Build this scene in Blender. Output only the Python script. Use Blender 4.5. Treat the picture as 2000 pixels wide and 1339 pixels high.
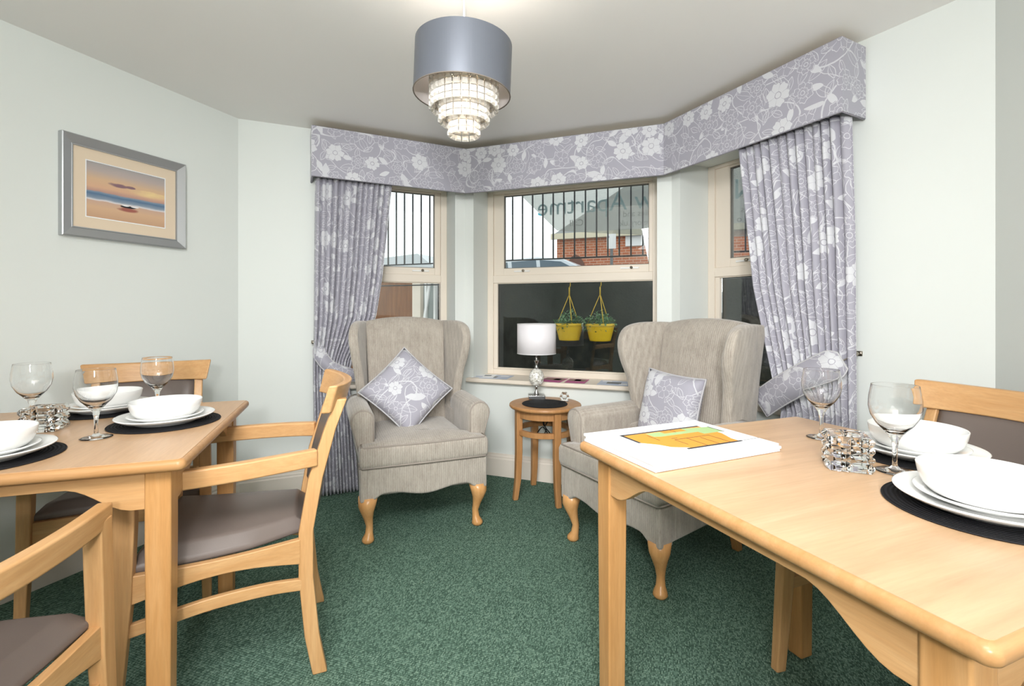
import bpy, bmesh, math, random
from mathutils import Vector, Matrix
random.seed(7)
S=bpy.context.scene; COL=S.collection
for o in list(bpy.data.objects): bpy.data.objects.remove(o)
PI=math.pi; R=math.radians
F=950.0; HC=1.12; HY=605.0          # focal length in px, eye height, horizon row (2000x1339 frame)
# ---------------------------------------------------------------- camera
cam=bpy.data.cameras.new('camera'); co=bpy.data.objects.new('camera',cam); COL.objects.link(co)
cam.sensor_fit='HORIZONTAL'; cam.sensor_width=36; cam.lens=36*F/2000; cam.shift_y=-(669.5-HY)/2000
cam.clip_start=0.02; co.location=(0,0,HC); co.rotation_euler=(PI/2,0,0); S.camera=co
# ---------------------------------------------------------------- view, world, lights
S.view_settings.view_transform='Standard'; S.view_settings.look='None'; S.view_settings.gamma=1
S.view_settings.use_curve_mapping=False; S.view_settings.exposure=-0.36
wd=bpy.data.worlds.new('sky'); S.world=wd; wd.use_nodes=True
bg=wd.node_tree.nodes['Background']; bg.inputs[0].default_value=(0.93,0.97,1,1); bg.inputs[1].default_value=2.1
def lamp(name,kind,loc,e,color=(1,1,1),size=.3,target=None,sy=None):
    l=bpy.data.lights.new(name,kind); l.energy=e; l.color=color
    if kind=='AREA':
        l.size=size
        if sy: l.shape='RECTANGLE'; l.size_y=sy
    elif kind in('POINT','SPOT'): l.shadow_soft_size=size
    o=bpy.data.objects.new(name,l); COL.objects.link(o); o.location=loc
    if target: o.rotation_euler=(Vector(target)-Vector(loc)).to_track_quat('-Z','Y').to_euler()
    return o
lamp('camera_flash','AREA',(0.05,-0.75,1.40),31,(1,1,1),.16,(0.1,2.2,1.15))
lamp('bounced_flash','AREA',(-0.1,-0.6,1.45),42,(1,1,1),.35,(0.2,-0.1,2.3))
sl=lamp('bay_fill','AREA',(-0.25,-0.1,2.02),24,(1,1,1),1.0,(-0.02,2.8,0.35),.5); sl.data.spread=R(95)  # added fill aimed at the bay, not a fitting of the room
lamp('rear_fill','AREA',(-0.5,-1.4,2.2),34,(1,1,1),1.5,(-0.4,-1.3,0),1.5)  # added soft fill behind the camera, stands for no real lamp
# ---------------------------------------------------------------- frames of reference
C0=Vector((-1.589,2.822)); ra=R(20.9)
U=Vector((math.cos(ra),-math.sin(ra))); V=Vector((math.sin(ra),math.cos(ra)))
def W(u,v,z=0):
    p=C0+U*u+V*v; return Vector((p.x,p.y,z))
def onz(px,py,z):
    t=(HC-z)*F/(py-HY); return Vector(((px-1000)/F*t,t,z))
PA=(0,0); PB=(.979,.979); PC=(2.346,.98); PD=(3.436,.06); CEIL=2.23; BACK=-4.0
# ---------------------------------------------------------------- node helpers
class E:
    nt=None
    def __init__(s,k): s.k=k
    @staticmethod
    def m(op,*a,clamp=False):
        n=E.nt.nodes.new('ShaderNodeMath'); n.operation=op; n.use_clamp=clamp
        for i,x in enumerate(a):
            if isinstance(x,E): E.nt.links.new(x.k,n.inputs[i])
            else: n.inputs[i].default_value=float(x)
        return E(n.outputs[0])
    def __add__(s,o): return E.m('ADD',s,o)
    __radd__=__add__
    def __sub__(s,o): return E.m('SUBTRACT',s,o)
    def __rsub__(s,o): return E.m('SUBTRACT',o,s)
    def __mul__(s,o): return E.m('MULTIPLY',s,o)
    __rmul__=__mul__
    def __truediv__(s,o): return E.m('DIVIDE',s,o)
    def __lt__(s,o): return E.m('LESS_THAN',s,o)
    def __gt__(s,o): return E.m('GREATER_THAN',s,o)
def eabs(x): return E.m('ABSOLUTE',x)
def emax(a,b): return E.m('MAXIMUM',a,b)
def emin(a,b): return E.m('MINIMUM',a,b)
def hexc(h):
    h=h.lstrip('#'); c=[int(h[i:i+2],16)/255 for i in(0,2,4)]
    return tuple((x/12.92 if x<=.04045 else((x+.055)/1.055)**2.4) for x in c)+(1,)
def mat(name,color=None,rough=.5,metal=0,spec=.5,emis=None,es=0,trans=0,ior=1.45,alpha=1,sheen=0):
    m=bpy.data.materials.new(name); m.use_nodes=True; b=m.node_tree.nodes['Principled BSDF']
    if color is not None: b.inputs['Base Color'].default_value=hexc(color) if isinstance(color,str) else color
    b.inputs['Roughness'].default_value=rough; b.inputs['Metallic'].default_value=metal
    b.inputs['Specular IOR Level'].default_value=spec; b.inputs['Transmission Weight'].default_value=trans
    b.inputs['IOR'].default_value=ior; b.inputs['Alpha'].default_value=alpha; b.inputs['Sheen Weight'].default_value=sheen
    if emis: b.inputs['Emission Color'].default_value=hexc(emis); b.inputs['Emission Strength'].default_value=es
    return m
def N(m,t,**kw):
    n=m.node_tree.nodes.new(t)
    for k,v in kw.items():
        if k in n.inputs: n.inputs[k].default_value=v
        else: setattr(n,k,v)
    return n
def L(m,a,b): m.node_tree.links.new(a,b)
def P_(m): return m.node_tree.nodes['Principled BSDF']
def coords(m,kind='Object',scale=(1,1,1),rot=(0,0,0)):
    t=N(m,'ShaderNodeTexCoord'); mp=N(m,'ShaderNodeMapping'); mp.inputs['Scale'].default_value=scale; mp.inputs['Rotation'].default_value=rot
    L(m,t.outputs[kind],mp.inputs['Vector']); return mp.outputs[0]
def ramp(m,src,stops):
    r=N(m,'ShaderNodeValToRGB'); e=r.color_ramp.elements
    e[0].position,e[0].color=stops[0][0],hexc(stops[0][1]); e[1].position,e[1].color=stops[-1][0],hexc(stops[-1][1])
    for p,c in stops[1:-1]:
        x=e.new(p); x.color=hexc(c)
    L(m,src,r.inputs[0]); return r.outputs[0]
def bump(m,src,strength=.2,dist=.002):
    b=N(m,'ShaderNodeBump'); b.inputs['Strength'].default_value=strength; b.inputs['Distance'].default_value=dist
    L(m,src,b.inputs['Height']); L(m,b.outputs[0],P_(m).inputs['Normal'])
# ---------------------------------------------------------------- materials
def m_paint(name,c,rough=.6,bs=.05):
    m=mat(name,c,rough,spec=.25); v=coords(m); n=N(m,'ShaderNodeTexNoise',Scale=220.0,Detail=2.0); L(m,v,n.inputs['Vector'])
    bump(m,n.outputs[0],bs,.001)
    n2=N(m,'ShaderNodeTexNoise',Scale=1.3,Detail=2.0); L(m,v,n2.inputs['Vector'])
    h=N(m,'ShaderNodeHueSaturation'); h.inputs['Color'].default_value=hexc(c)
    r=N(m,'ShaderNodeMapRange'); r.inputs['To Min'].default_value=.975; r.inputs['To Max'].default_value=1.02
    L(m,n2.outputs[0],r.inputs[0]); L(m,r.outputs[0],h.inputs['Value']); L(m,h.outputs[0],P_(m).inputs['Base Color'])
    return m
M={}
M['wall']=m_paint('wall_paint','#e4e8e4'); M['ceil']=m_paint('ceiling_paint','#f3f1ee'); M['trim']=m_paint('gloss_cream_paint','#e9e0d4',.35,.01)
M['frame_cream']=m_paint('window_cream_paint','#ebe0d1',.38,.01)
def m_wood(name,dark,mid,light,axis='x',rough=.38,sc=1.0):
    m=mat(name,None,rough,spec=.4)
    s={'x':(1.3,16,16),'y':(16,1.3,16),'z':(16,16,1.3)}[axis]
    v=coords(m,'Object',tuple(q*sc for q in s)); n=N(m,'ShaderNodeTexNoise',Scale=2.2,Detail=6.0,Roughness=.62,Distortion=.35); L(m,v,n.inputs['Vector'])
    c=ramp(m,n.outputs[0],[(.28,dark),(.5,mid),(.72,light)])
    s2=tuple(q*sc*5 for q in s); v2=coords(m,'Object',s2); n2=N(m,'ShaderNodeTexNoise',Scale=3.0,Detail=3.0); L(m,v2,n2.inputs['Vector'])
    mx=N(m,'ShaderNodeMixRGB',blend_type='MULTIPLY'); mx.inputs[0].default_value=.22; L(m,c,mx.inputs[1]); L(m,n2.outputs[0],mx.inputs[2])
    h=N(m,'ShaderNodeHueSaturation'); h.inputs['Value'].default_value=1.1; L(m,mx.outputs[0],h.inputs['Color'])
    L(m,h.outputs[0],P_(m).inputs['Base Color']); bump(m,n2.outputs[0],.04,.001); return m
M['top_x']=m_wood('oak_veneer_across','#c09c78','#caa681','#d3b18d','x',.32,.7); M['top_y']=m_wood('oak_veneer_along','#bf9974','#c8a27c','#d1ad88','y',.32,.7)
M['edge']=m_wood('varnished_beech_edge','#b08252','#b98c5d','#c2966a','x',.3)
M['leg']=m_wood('beech_leg','#b98650','#c4925c','#cf9f6b','z',.35); M['beech']=m_wood('beech_chair','#c1915e','#cb9d6b','#d4a978','z',.38)
M['beech_y']=m_wood('beech_chair_rail','#c1915e','#cb9d6b','#d4a978','y',.38); M['beech_x']=m_wood('beech_chair_crest','#c1915e','#cb9d6b','#d4a978','x',.38)
M['cab']=m_wood('polished_beech','#c58f57','#cf9a62','#d8a670','z',.25); M['door']=m_wood('oak_door','#6f4526','#85552f','#93623a','z',.4)
M['side']=m_wood('side_table_beech','#a97849','#b58455','#bf9061','z',.35)
def m_leather():
    m=mat('taupe_vinyl','#6f645e',.42,spec=.4); v=coords(m); n=N(m,'ShaderNodeTexVoronoi',Scale=420.0); L(m,v,n.inputs['Vector']); bump(m,n.outputs[0],.12,.0006); return m
M['vinyl']=m_leather()
def m_chenille():
    m=mat('taupe_ribbed_chenille',None,.85,spec=.15,sheen=.35); v=coords(m)
    w=N(m,'ShaderNodeTexWave',wave_type='BANDS',bands_direction='X'); w.inputs['Scale'].default_value=29; w.inputs['Distortion'].default_value=.7; w.inputs['Detail'].default_value=1; w.inputs['Detail Scale'].default_value=2.5; L(m,v,w.inputs['Vector'])
    v2=coords(m,'Object',(26,26,5)); n=N(m,'ShaderNodeTexNoise',Scale=2.5,Detail=5.0,Roughness=.7); L(m,v2,n.inputs['Vector'])
    v3=coords(m,'Object',(140,140,45)); n3=N(m,'ShaderNodeTexNoise',Scale=2.0,Detail=2.0); L(m,v3,n3.inputs['Vector'])
    E.nt=m.node_tree; n4=N(m,'ShaderNodeTexNoise',Scale=9.0,Detail=3.0); L(m,v,n4.inputs['Vector'])
    x=E(w.outputs[0])*.09+E(n.outputs[0])*.55+E(n3.outputs[0])*.28+E(n4.outputs[0])*.30
    c=ramp(m,x.k,[(.34,'#8a8177'),(.56,'#a59c91'),(.8,'#bcb4a9')]); L(m,c,P_(m).inputs['Base Color'])
    y=E(w.outputs[0])*.6+E(n3.outputs[0])*.6; bump(m,y.k,.45,.003); return m
M['chen']=m_chenille()
M['piping']=mat('taupe_piping','#9c938a',.8,spec=.15)
def m_carpet():
    m=mat('green_loop_carpet',None,.95,spec=.08); v=coords(m,'Object',(1,1,1),(0,0,R(20)))
    vo=N(m,'ShaderNodeTexVoronoi',Scale=1.0); mp=N(m,'ShaderNodeMapping'); mp.inputs['Scale'].default_value=(250,125,1); L(m,v,mp.inputs[0]); L(m,mp.outputs[0],vo.inputs['Vector']); vo.voronoi_dimensions='2D'; vo.inputs['Randomness'].default_value=.4
    n=N(m,'ShaderNodeTexNoise',Scale=3.0,Detail=3.0); L(m,v,n.inputs['Vector'])
    n2=N(m,'ShaderNodeTexNoise',Scale=120.0,Detail=1.0); L(m,v,n2.inputs['Vector'])
    E.nt=m.node_tree; sep=N(m,'ShaderNodeSeparateColor'); L(m,vo.outputs['Color'],sep.inputs[0])
    x=(1.0-E(vo.outputs['Distance']))*.45+E(sep.outputs[0])*.3+E(n.outputs[0])*.05+E(n2.outputs[0])*.2
    c=ramp(m,x.k,[(.26,'#273d33'),(.50,'#50695b'),(.70,'#739080'),(.92,'#a8b8a1')]); L(m,c,P_(m).inputs['Base Color'])
    bump(m,(1.0-E(vo.outputs['Distance'])).k,.7,.004); return m
M['carpet']=m_carpet()
def floral(name,kind='UV',swz=None,base='#a7a5b0',line='#d8d9dc',off=(0,0),rot=0):
    m=mat(name,None,.62,spec=.25,sheen=.15); E.nt=m.node_tree
    t=N(m,'ShaderNodeTexCoord'); s=N(m,'ShaderNodeSeparateXYZ'); L(m,t.outputs[kind],s.inputs[0])
    o=s.outputs; ax={'x':E(o[0]),'y':E(o[1]),'z':E(o[2])}
    a,b=(swz or 'xy'); X=ax[a]+off[0]; Y=ax[b]+off[1]
    if rot:
        cr,sr=math.cos(rot),math.sin(rot); X,Y=X*cr-Y*sr,X*sr+Y*cr
    # gentle warp so drawing looks hand made
    def comb(x,y,z=0):
        c=N(m,'ShaderNodeCombineXYZ'); 
        for i,q in enumerate((x,y)): L(m,q.k,c.inputs[i])
        c.inputs[2].default_value=z; return c.outputs[0]
    wn=N(m,'ShaderNodeTexNoise',Scale=26.0,Detail=1.0); L(m,comb(X,Y),wn.inputs['Vector']); wc=N(m,'ShaderNodeSeparateColor'); L(m,wn.outputs['Color'],wc.inputs[0])
    X=X+(E(wc.outputs[0])-.5)*.010; Y=Y+(E(wc.outputs[1])-.5)*.010
    def cells(c,rnd,ox,oy):
        v=N(m,'ShaderNodeTexVoronoi'); v.voronoi_dimensions='2D'; v.inputs['Scale'].default_value=1/c; v.inputs['Randomness'].default_value=rnd
        x=X+ox; y=Y+oy; L(m,comb(x,y),v.inputs['Vector'])
        p=N(m,'ShaderNodeSeparateXYZ'); L(m,v.outputs['Position'],p.inputs[0]); q=N(m,'ShaderNodeSeparateColor'); L(m,v.outputs['Color'],q.inputs[0])
        return x-E(p.outputs[0]),y-E(p.outputs[1]),[E(k) for k in q.outputs]
    w=.0013
    def flower(c,ox,oy):
        lx,ly,rc=cells(c,.5,ox,oy); r=E.m('SQRT',lx*lx+ly*ly); th=E.m('ARCTAN2',ly,lx)+rc[0]*6.28
        RR=(rc[1]*.13+.29)*c; pet=eabs(E.m('COSINE',th*3.0)); re=RR*(.68+.28*E.m('POWER',pet,.6)+.05*E.m('COSINE',th*13.0+rc[2]*20.0))
        out=eabs(r-re)<w*1.1
        petl=(pet<.13)*(r<re)*(r>RR*.3)
        inner=eabs(r-RR*.52*(.8+.2*eabs(E.m('COSINE',th*6.0))))<w*.9
        ctr=eabs(r-RR*.2)<w
        ins=(r<re)
        fl=rc[2]>.66
        lines=emax(emax(out,petl*.8),emax(inner*(rc[2]<.33)*.9,ctr))
        filled=ins*fl*(1.0-emax(eabs(r-RR*.25)<w*1.3,(pet<.10)*(r>RR*.25)*.5))
        return emax(lines*(1.0-fl*ins),filled),(r<re+.004)
    f1,in1=flower(.135,.03,.02)
    def leaf(c,ox,oy,thr):
        lx,ly,rc=cells(c,.75,ox,oy); an=rc[0]*6.28; cs,sn=E.m('COSINE',an),E.m('SINE',an)
        x=lx*cs+ly*sn; y=ly*cs-lx*sn; LL=c*.46; q=x/LL; d=eabs(y)-(1.0-q*q)*(LL*.40); inx=eabs(q)<1.0
        out=(eabs(d)<w)*inx; mid=(eabs(y)<w*.55)*inx; fill=(d<0)*inx*(rc[1]>thr)
        return emax(emax(out,mid),fill)
    l1=leaf(.072,.31,.17,.74); l2=leaf(.105,.72,.55,.86)
    sn=N(m,'ShaderNodeTexNoise',Scale=4.2,Detail=0.0); L(m,comb(X,Y,3.3),sn.inputs['Vector'])
    st=eabs(E(sn.outputs[0])-.5)<.0065
    sn2=N(m,'ShaderNodeTexNoise',Scale=7.0,Detail=0.0); L(m,comb(X,Y,7.7),sn2.inputs['Vector'])
    st=emax(st,eabs(E(sn2.outputs[0])-.46)<.008)
    pat=emax(f1,emax(emax(l1,l2*.9),st*.9)*(1.0-in1))
    n=N(m,'ShaderNodeTexNoise',Scale=900.0,Detail=1.0); L(m,comb(X,Y),n.inputs['Vector'])
    mx=N(m,'ShaderNodeMixRGB'); mx.inputs[1].default_value=hexc(base); mx.inputs[2].default_value=hexc(line); L(m,(pat*.85).k,mx.inputs[0])
    L(m,mx.outputs[0],P_(m).inputs['Base Color']); bump(m,n.outputs[0],.15,.0008); return m
M['flo']=floral('grey_floral_fabric'); M['flo_cush']=floral('grey_floral_cushion_fabric','Object','xz',off=(.41,.33))
M['flo_cush2']=floral('grey_floral_cushion_fabric_turned','Object','xz',off=(.9,.12),rot=.8)
M['cord']=mat('twisted_grey_cord','#b9b8bb',.45,spec=.4); M['grey_fab']=mat('plain_grey_lining','#8c8a92',.7)
M['china']=mat('white_china','#f1f1ef',.12,spec=.55); M['black']=mat('black_plastic','#141414',.5)
def m_mat_black():
    m=mat('black_woven_mat','#17171a',.75,spec=.25); v=coords(m); w=N(m,'ShaderNodeTexWave',wave_type='RINGS',rings_direction='Z'); w.inputs['Scale'].default_value=38; L(m,v,w.inputs['Vector']); bump(m,w.outputs[0],.8,.003)
    c=ramp(m,w.outputs[0],[(0,'#0c0c0e'),(1,'#232327')]); L(m,c,P_(m).inputs['Base Color']); return m
M['mat']=m_mat_black()
def m_glass(name,col=(1,1,1,1),rough=0,ior=1.5):
    # clear glass with transparent shadows kept physical: Principled transmission
    m=mat(name,col,rough,trans=1,ior=ior,spec=.5); return m
M['glass']=m_glass('clear_glass',ior=1.46); M['crystal']=m_glass('cut_crystal',(1,1,1,1),.0,1.55)
def m_pane():
    m=bpy.data.materials.new('window_pane_glass'); m.use_nodes=True; nt=m.node_tree; nt.nodes.clear()
    o=nt.nodes.new('ShaderNodeOutputMaterial'); t=nt.nodes.new('ShaderNodeBsdfTransparent'); t.inputs[0].default_value=(.95,.97,.96,1)
    g=nt.nodes.new('ShaderNodeBsdfGlossy'); g.inputs['Roughness'].default_value=.0; f=nt.nodes.new('ShaderNodeFresnel'); f.inputs[0].default_value=1.5
    a=nt.nodes.new('ShaderNodeMath'); a.operation='MULTIPLY_ADD'; a.inputs[1].default_value=1.3; a.inputs[2].default_value=0
    x=nt.nodes.new('ShaderNodeMixShader'); nt.links.new(f.outputs[0],a.inputs[0]); nt.links.new(a.outputs[0],x.inputs[0]); nt.links.new(t.outputs[0],x.inputs[1]); nt.links.new(g.outputs[0],x.inputs[2]); nt.links.new(x.outputs[0],o.inputs[0]); return m
M['pane']=m_pane()
M['chrome']=mat('polished_chrome','#d6d6d8',.12,metal=1); M['silver']=mat('brushed_silver','#b9bbbd',.38,metal=.75); M['nickel']=mat('satin_nickel','#a89f92',.3,metal=1)
M['white']=mat('white_satin_paint','#f0f0ee',.4); M['paper']=mat('white_paper','#f4f5f7',.6,spec=.2)
def m_shade(name,c,rough,metal,inner=False):
    m=mat(name,c,rough,metal,spec=.5); v=coords(m,'Object',(90,90,1.5)); n=N(m,'ShaderNodeTexNoise',Scale=3.0,Detail=3.0); L(m,v,n.inputs['Vector']); bump(m,n.outputs[0],.2,.001); return m
M['shade_grey']=m_shade('grey_satin_shade','#60646c',.34,.35); M['shade_white']=mat('silver_lined_shade','#e6dfdc',.5)
M['lamp_white']=m_shade('white_silk_shade','#e9e5e8',.4,0)
def m_mosaic():
    m=mat('mother_of_pearl_mosaic','#e4e2dc',.18,spec=.7); v=coords(m); n=N(m,'ShaderNodeTexVoronoi',Scale=110.0); L(m,v,n.inputs['Vector'])
    s=N(m,'ShaderNodeSeparateColor'); L(m,n.outputs['Color'],s.inputs[0]); c=ramp(m,s.outputs[0],[(0,'#a9a69c'),(.4,'#dcd9cf'),(1,'#fbfbf8')]); L(m,c,P_(m).inputs['Base Color']); bump(m,n.outputs['Distance'],.6,.002); return m
M['mosaic']=m_mosaic()
# ---------------------------------------------------------------- object helpers
def link(name,me,parent=None,m=None):
    o=bpy.data.objects.new(name,me); COL.objects.link(o)
    if parent: o.parent=parent
    if m is not None: me.materials.append(m)
    return o
def obj(name,bm,m,parent=None,smooth=False,bev=0,seg=2,sub=0,solid=0,auto=None):
    bmesh.ops.recalc_face_normals(bm,faces=bm.faces[:])
    me=bpy.data.meshes.new(name); bm.to_mesh(me); bm.free()
    for p in me.polygons: p.use_smooth=smooth or bev>0 or sub>0
    o=link(name,me,parent,m)
    if solid: q=o.modifiers.new('s','SOLIDIFY'); q.thickness=solid; q.offset=0
    if bev: q=o.modifiers.new('b','BEVEL'); q.width=bev; q.segments=seg; q.limit_method='ANGLE'; q.angle_limit=R(35); q.harden_normals=False
    if sub: q=o.modifiers.new('d','SUBSURF'); q.levels=sub; q.render_levels=sub
    if bev and not sub:
        q=o.modifiers.new('w','WEIGHTED_NORMAL'); q.keep_sharp=True
    return o
def thing(name,label,cat,loc=(0,0,0),rz=0,group=None):
    o=bpy.data.objects.new(name,None); COL.objects.link(o); o.location=loc; o.rotation_euler=(0,0,rz); o.empty_display_size=.05
    o['label']=label; o['category']=cat
    if group: o['group']=group
    return o
def tag(o,label,cat,group=None):
    o['label']=label; o['category']=cat
    if group: o['group']=group
    return o
def struct(o): o['kind']='structure'; return o
def copy_tree(o,parent=None):
    c=o.copy(); COL.objects.link(c); c.parent=parent
    for ch in list(o.children): copy_tree(ch,c)
    return c
def box(bm,c,s,rot=None):
    v=[]
    for x in(-.5,.5):
        for y in(-.5,.5):
            for z in(-.5,.5):
                p=Vector((x*s[0],y*s[1],z*s[2]))
                if rot: p=rot@p
                v.append(bm.verts.new(p+Vector(c)))
    for f in((0,1,3,2),(4,6,7,5),(0,4,5,1),(2,3,7,6),(0,2,6,4),(1,5,7,3)): bm.faces.new([v[i] for i in f])
def boxes(*bs):
    bm=bmesh.new()
    for b in bs: box(bm,*b)
    return bm
def bx(x0,x1,y0,y1,z0,z1): return ((x0+x1)/2,(y0+y1)/2,(z0+z1)/2),(abs(x1-x0),abs(y1-y0),abs(z1-z0))
def prism(bm,pts,axis,a,b):
    """extrude 2D outline along axis between a and b; pts are the other two coords in order"""
    def mk(p,t):
        return {'x':(t,p[0],p[1]),'y':(p[0],t,p[1]),'z':(p[0],p[1],t)}[axis]
    A=[bm.verts.new(mk(p,a)) for p in pts]; B=[bm.verts.new(mk(p,b)) for p in pts]; n=len(pts)
    bm.faces.new(A); bm.faces.new(B[::-1])
    for i in range(n): bm.faces.new((A[i],A[(i+1)%n],B[(i+1)%n],B[i]))
def loft(bm,rings,cap=True,closed=False):
    rs=[[bm.verts.new(p) for p in r] for r in rings]; n=len(rs[0])
    for a,b in zip(rs,rs[1:]+([rs[0]] if closed else [])):
        for i in range(n): bm.faces.new((a[i],a[(i+1)%n],b[(i+1)%n],b[i]))
    if cap and not closed: bm.faces.new(rs[0][::-1]); bm.faces.new(rs[-1])
    return rs
def tube(bm,path,r,n=8,closed=False,sq=None):
    path=[Vector(p) for p in path]; rings=[]; k=len(path)
    up=Vector((0,0,1)); prev=None
    for i,p in enumerate(path):
        if closed: t=(path[(i+1)%k]-path[i-1]).normalized()
        else: t=(path[min(i+1,k-1)]-path[max(i-1,0)]).normalized()
        if prev is None:
            a=t.cross(up)
            if a.length<1e-3: a=t.cross(Vector((0,1,0)))
            a.normalize()
        else:
            a=(prev-t*prev.dot(t)).normalized()
        prev=a; b=t.cross(a); rr=r[i] if isinstance(r,(list,tuple)) else r
        if sq: rings.append([p+a*x*rr*sq[0]+b*y*rr*sq[1] for x,y in((-1,-1),(1,-1),(1,1),(-1,1))])
        else: rings.append([p+a*math.cos(2*PI*j/n)*rr+b*math.sin(2*PI*j/n)*rr for j in range(n)])
    loft(bm,rings,True,closed)
def lathe(bm,prof,n=40,c=(0,0,0)):
    rings=[]
    for r,z in prof: rings.append([(c[0]+max(r,1e-4)*math.cos(2*PI*j/n),c[1]+max(r,1e-4)*math.sin(2*PI*j/n),c[2]+z) for j in range(n)])
    loft(bm,rings,True)
def rbox(bm,w,d,h,c=(0,0,0),r=.02,n=4,puff=0):
    """rounded-plan slab"""
    pts=[]
    for sx,sy,a0 in((1,1,0),(-1,1,90),(-1,-1,180),(1,-1,270)):
        for k in range(n+1):
            a=R(a0+90*k/n); pts.append((c[0]+sx*(w/2-r)+r*math.cos(a),c[1]+sy*(d/2-r)+r*math.sin(a)))
    prism(bm,pts,'z',c[2]-h/2,c[2]+h/2)
def crv(name,path,r,m,parent=None,closed=False,n=8):
    bm=bmesh.new(); tube(bm,path,r,n,closed); return obj(name,bm,m,parent,smooth=True)
def spline(pts,n=8):
    """Catmull-Rom through points"""
    pts=[Vector(p) for p in pts]; out=[]
    P=[pts[0]*2-pts[1]]+pts+[pts[-1]*2-pts[-2]]
    for i in range(1,len(P)-2):
        a,b,c,d=P[i-1:i+3]
        for k in range(n):
            t=k/n; out.append(.5*((2*b)+(-a+c)*t+(2*a-5*b+4*c-d)*t*t+(-a+3*b-3*c+d)*t**3))
    out.append(pts[-1]); return out
# ================================================================ THE SHELL
class Wall:
    def __init__(s,P,Q):
        s.P,s.Q=Vector(P),Vector(Q); s.d=(s.Q-s.P); s.len=s.d.length; s.d.normalize(); p=W(*P); q=W(*Q); s.o=p; s.rz=math.atan2(q.y-p.y,q.x-p.x)
    def place(s,o): o.location=s.o; o.rotation_euler=(0,0,s.rz); return o
# local wall frame: x along the wall, y outward, z up.
def wall(name,w,th,opening=None,e0=0,e1=0):
    bm=bmesh.new(); x0,x1=-e0,w.len+e1
    if opening:
        a,b,z0,z1=opening
        for q in(bx(x0,a,0,th,0,CEIL),bx(b,x1,0,th,0,CEIL),bx(a,b,0,th,0,z0),bx(a,b,0,th,z1,CEIL)): box(bm,*q)
    else: box(bm,*bx(x0,x1,0,th,0,CEIL))
    o=obj(name,bm,M['wall']); w.place(o); return struct(o)
WL=Wall((0,BACK),PA); WBL=Wall(PA,PB); WBC=Wall(PB,PC); WBR=Wall(PC,PD); WR=Wall(PD,(3.436,BACK)); WK=Wall((3.436,BACK),(0,BACK))
wall('wall_left',WL,.2); wall('wall_right',WR,.2); wall('wall_back',WK,.2,e0=.2,e1=.2)
Z0,Z1=.63,1.985
OL=(.42,1.311,Z0,Z1); OC=(1.042-.979,2.262-.979,Z0,Z1); OR=(.063,.96,Z0,Z1)
wall('wall_bay_left',WBL,.28,OL,0,.02); wall('wall_bay_centre',WBC,.28,OC); wall('wall_bay_right',WBR,.28,OR,.02,.0)
foot=[(-.2,BACK-.2),(-.2,.05),(.9,1.26),(2.5,1.26),(3.64,.2),(3.64,BACK-.2)]
for nm,z0,z1,mt in(('floor',-.12,0,'carpet'),('ceiling',CEIL,CEIL+.15,'ceil')):
    bm=bmesh.new(); prism(bm,[tuple(W(*p).xy) for p in foot],'z',z0,z1); struct(obj(nm,bm,M[mt]))
def baseboard(name,w,x0,x1):
    bm=bmesh.new(); prof=[(0,0),(-.018,0),(-.018,.115),(-.013,.122),(-.013,.132),(-.008,.138),(-.006,.15),(0,.15)]
    prism(bm,prof,'x',x0,x1); o=obj(name,bm,M['trim']); w.place(o); struct(o)
baseboard('baseboard_left',WL,0,WL.len); baseboard('baseboard_bay_left',WBL,0,WBL.len); baseboard('baseboard_bay_centre',WBC,0,WBC.len)
baseboard('baseboard_bay_right',WBR,0,WBR.len); baseboard('baseboard_right',WR,0,WR.len)
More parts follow.
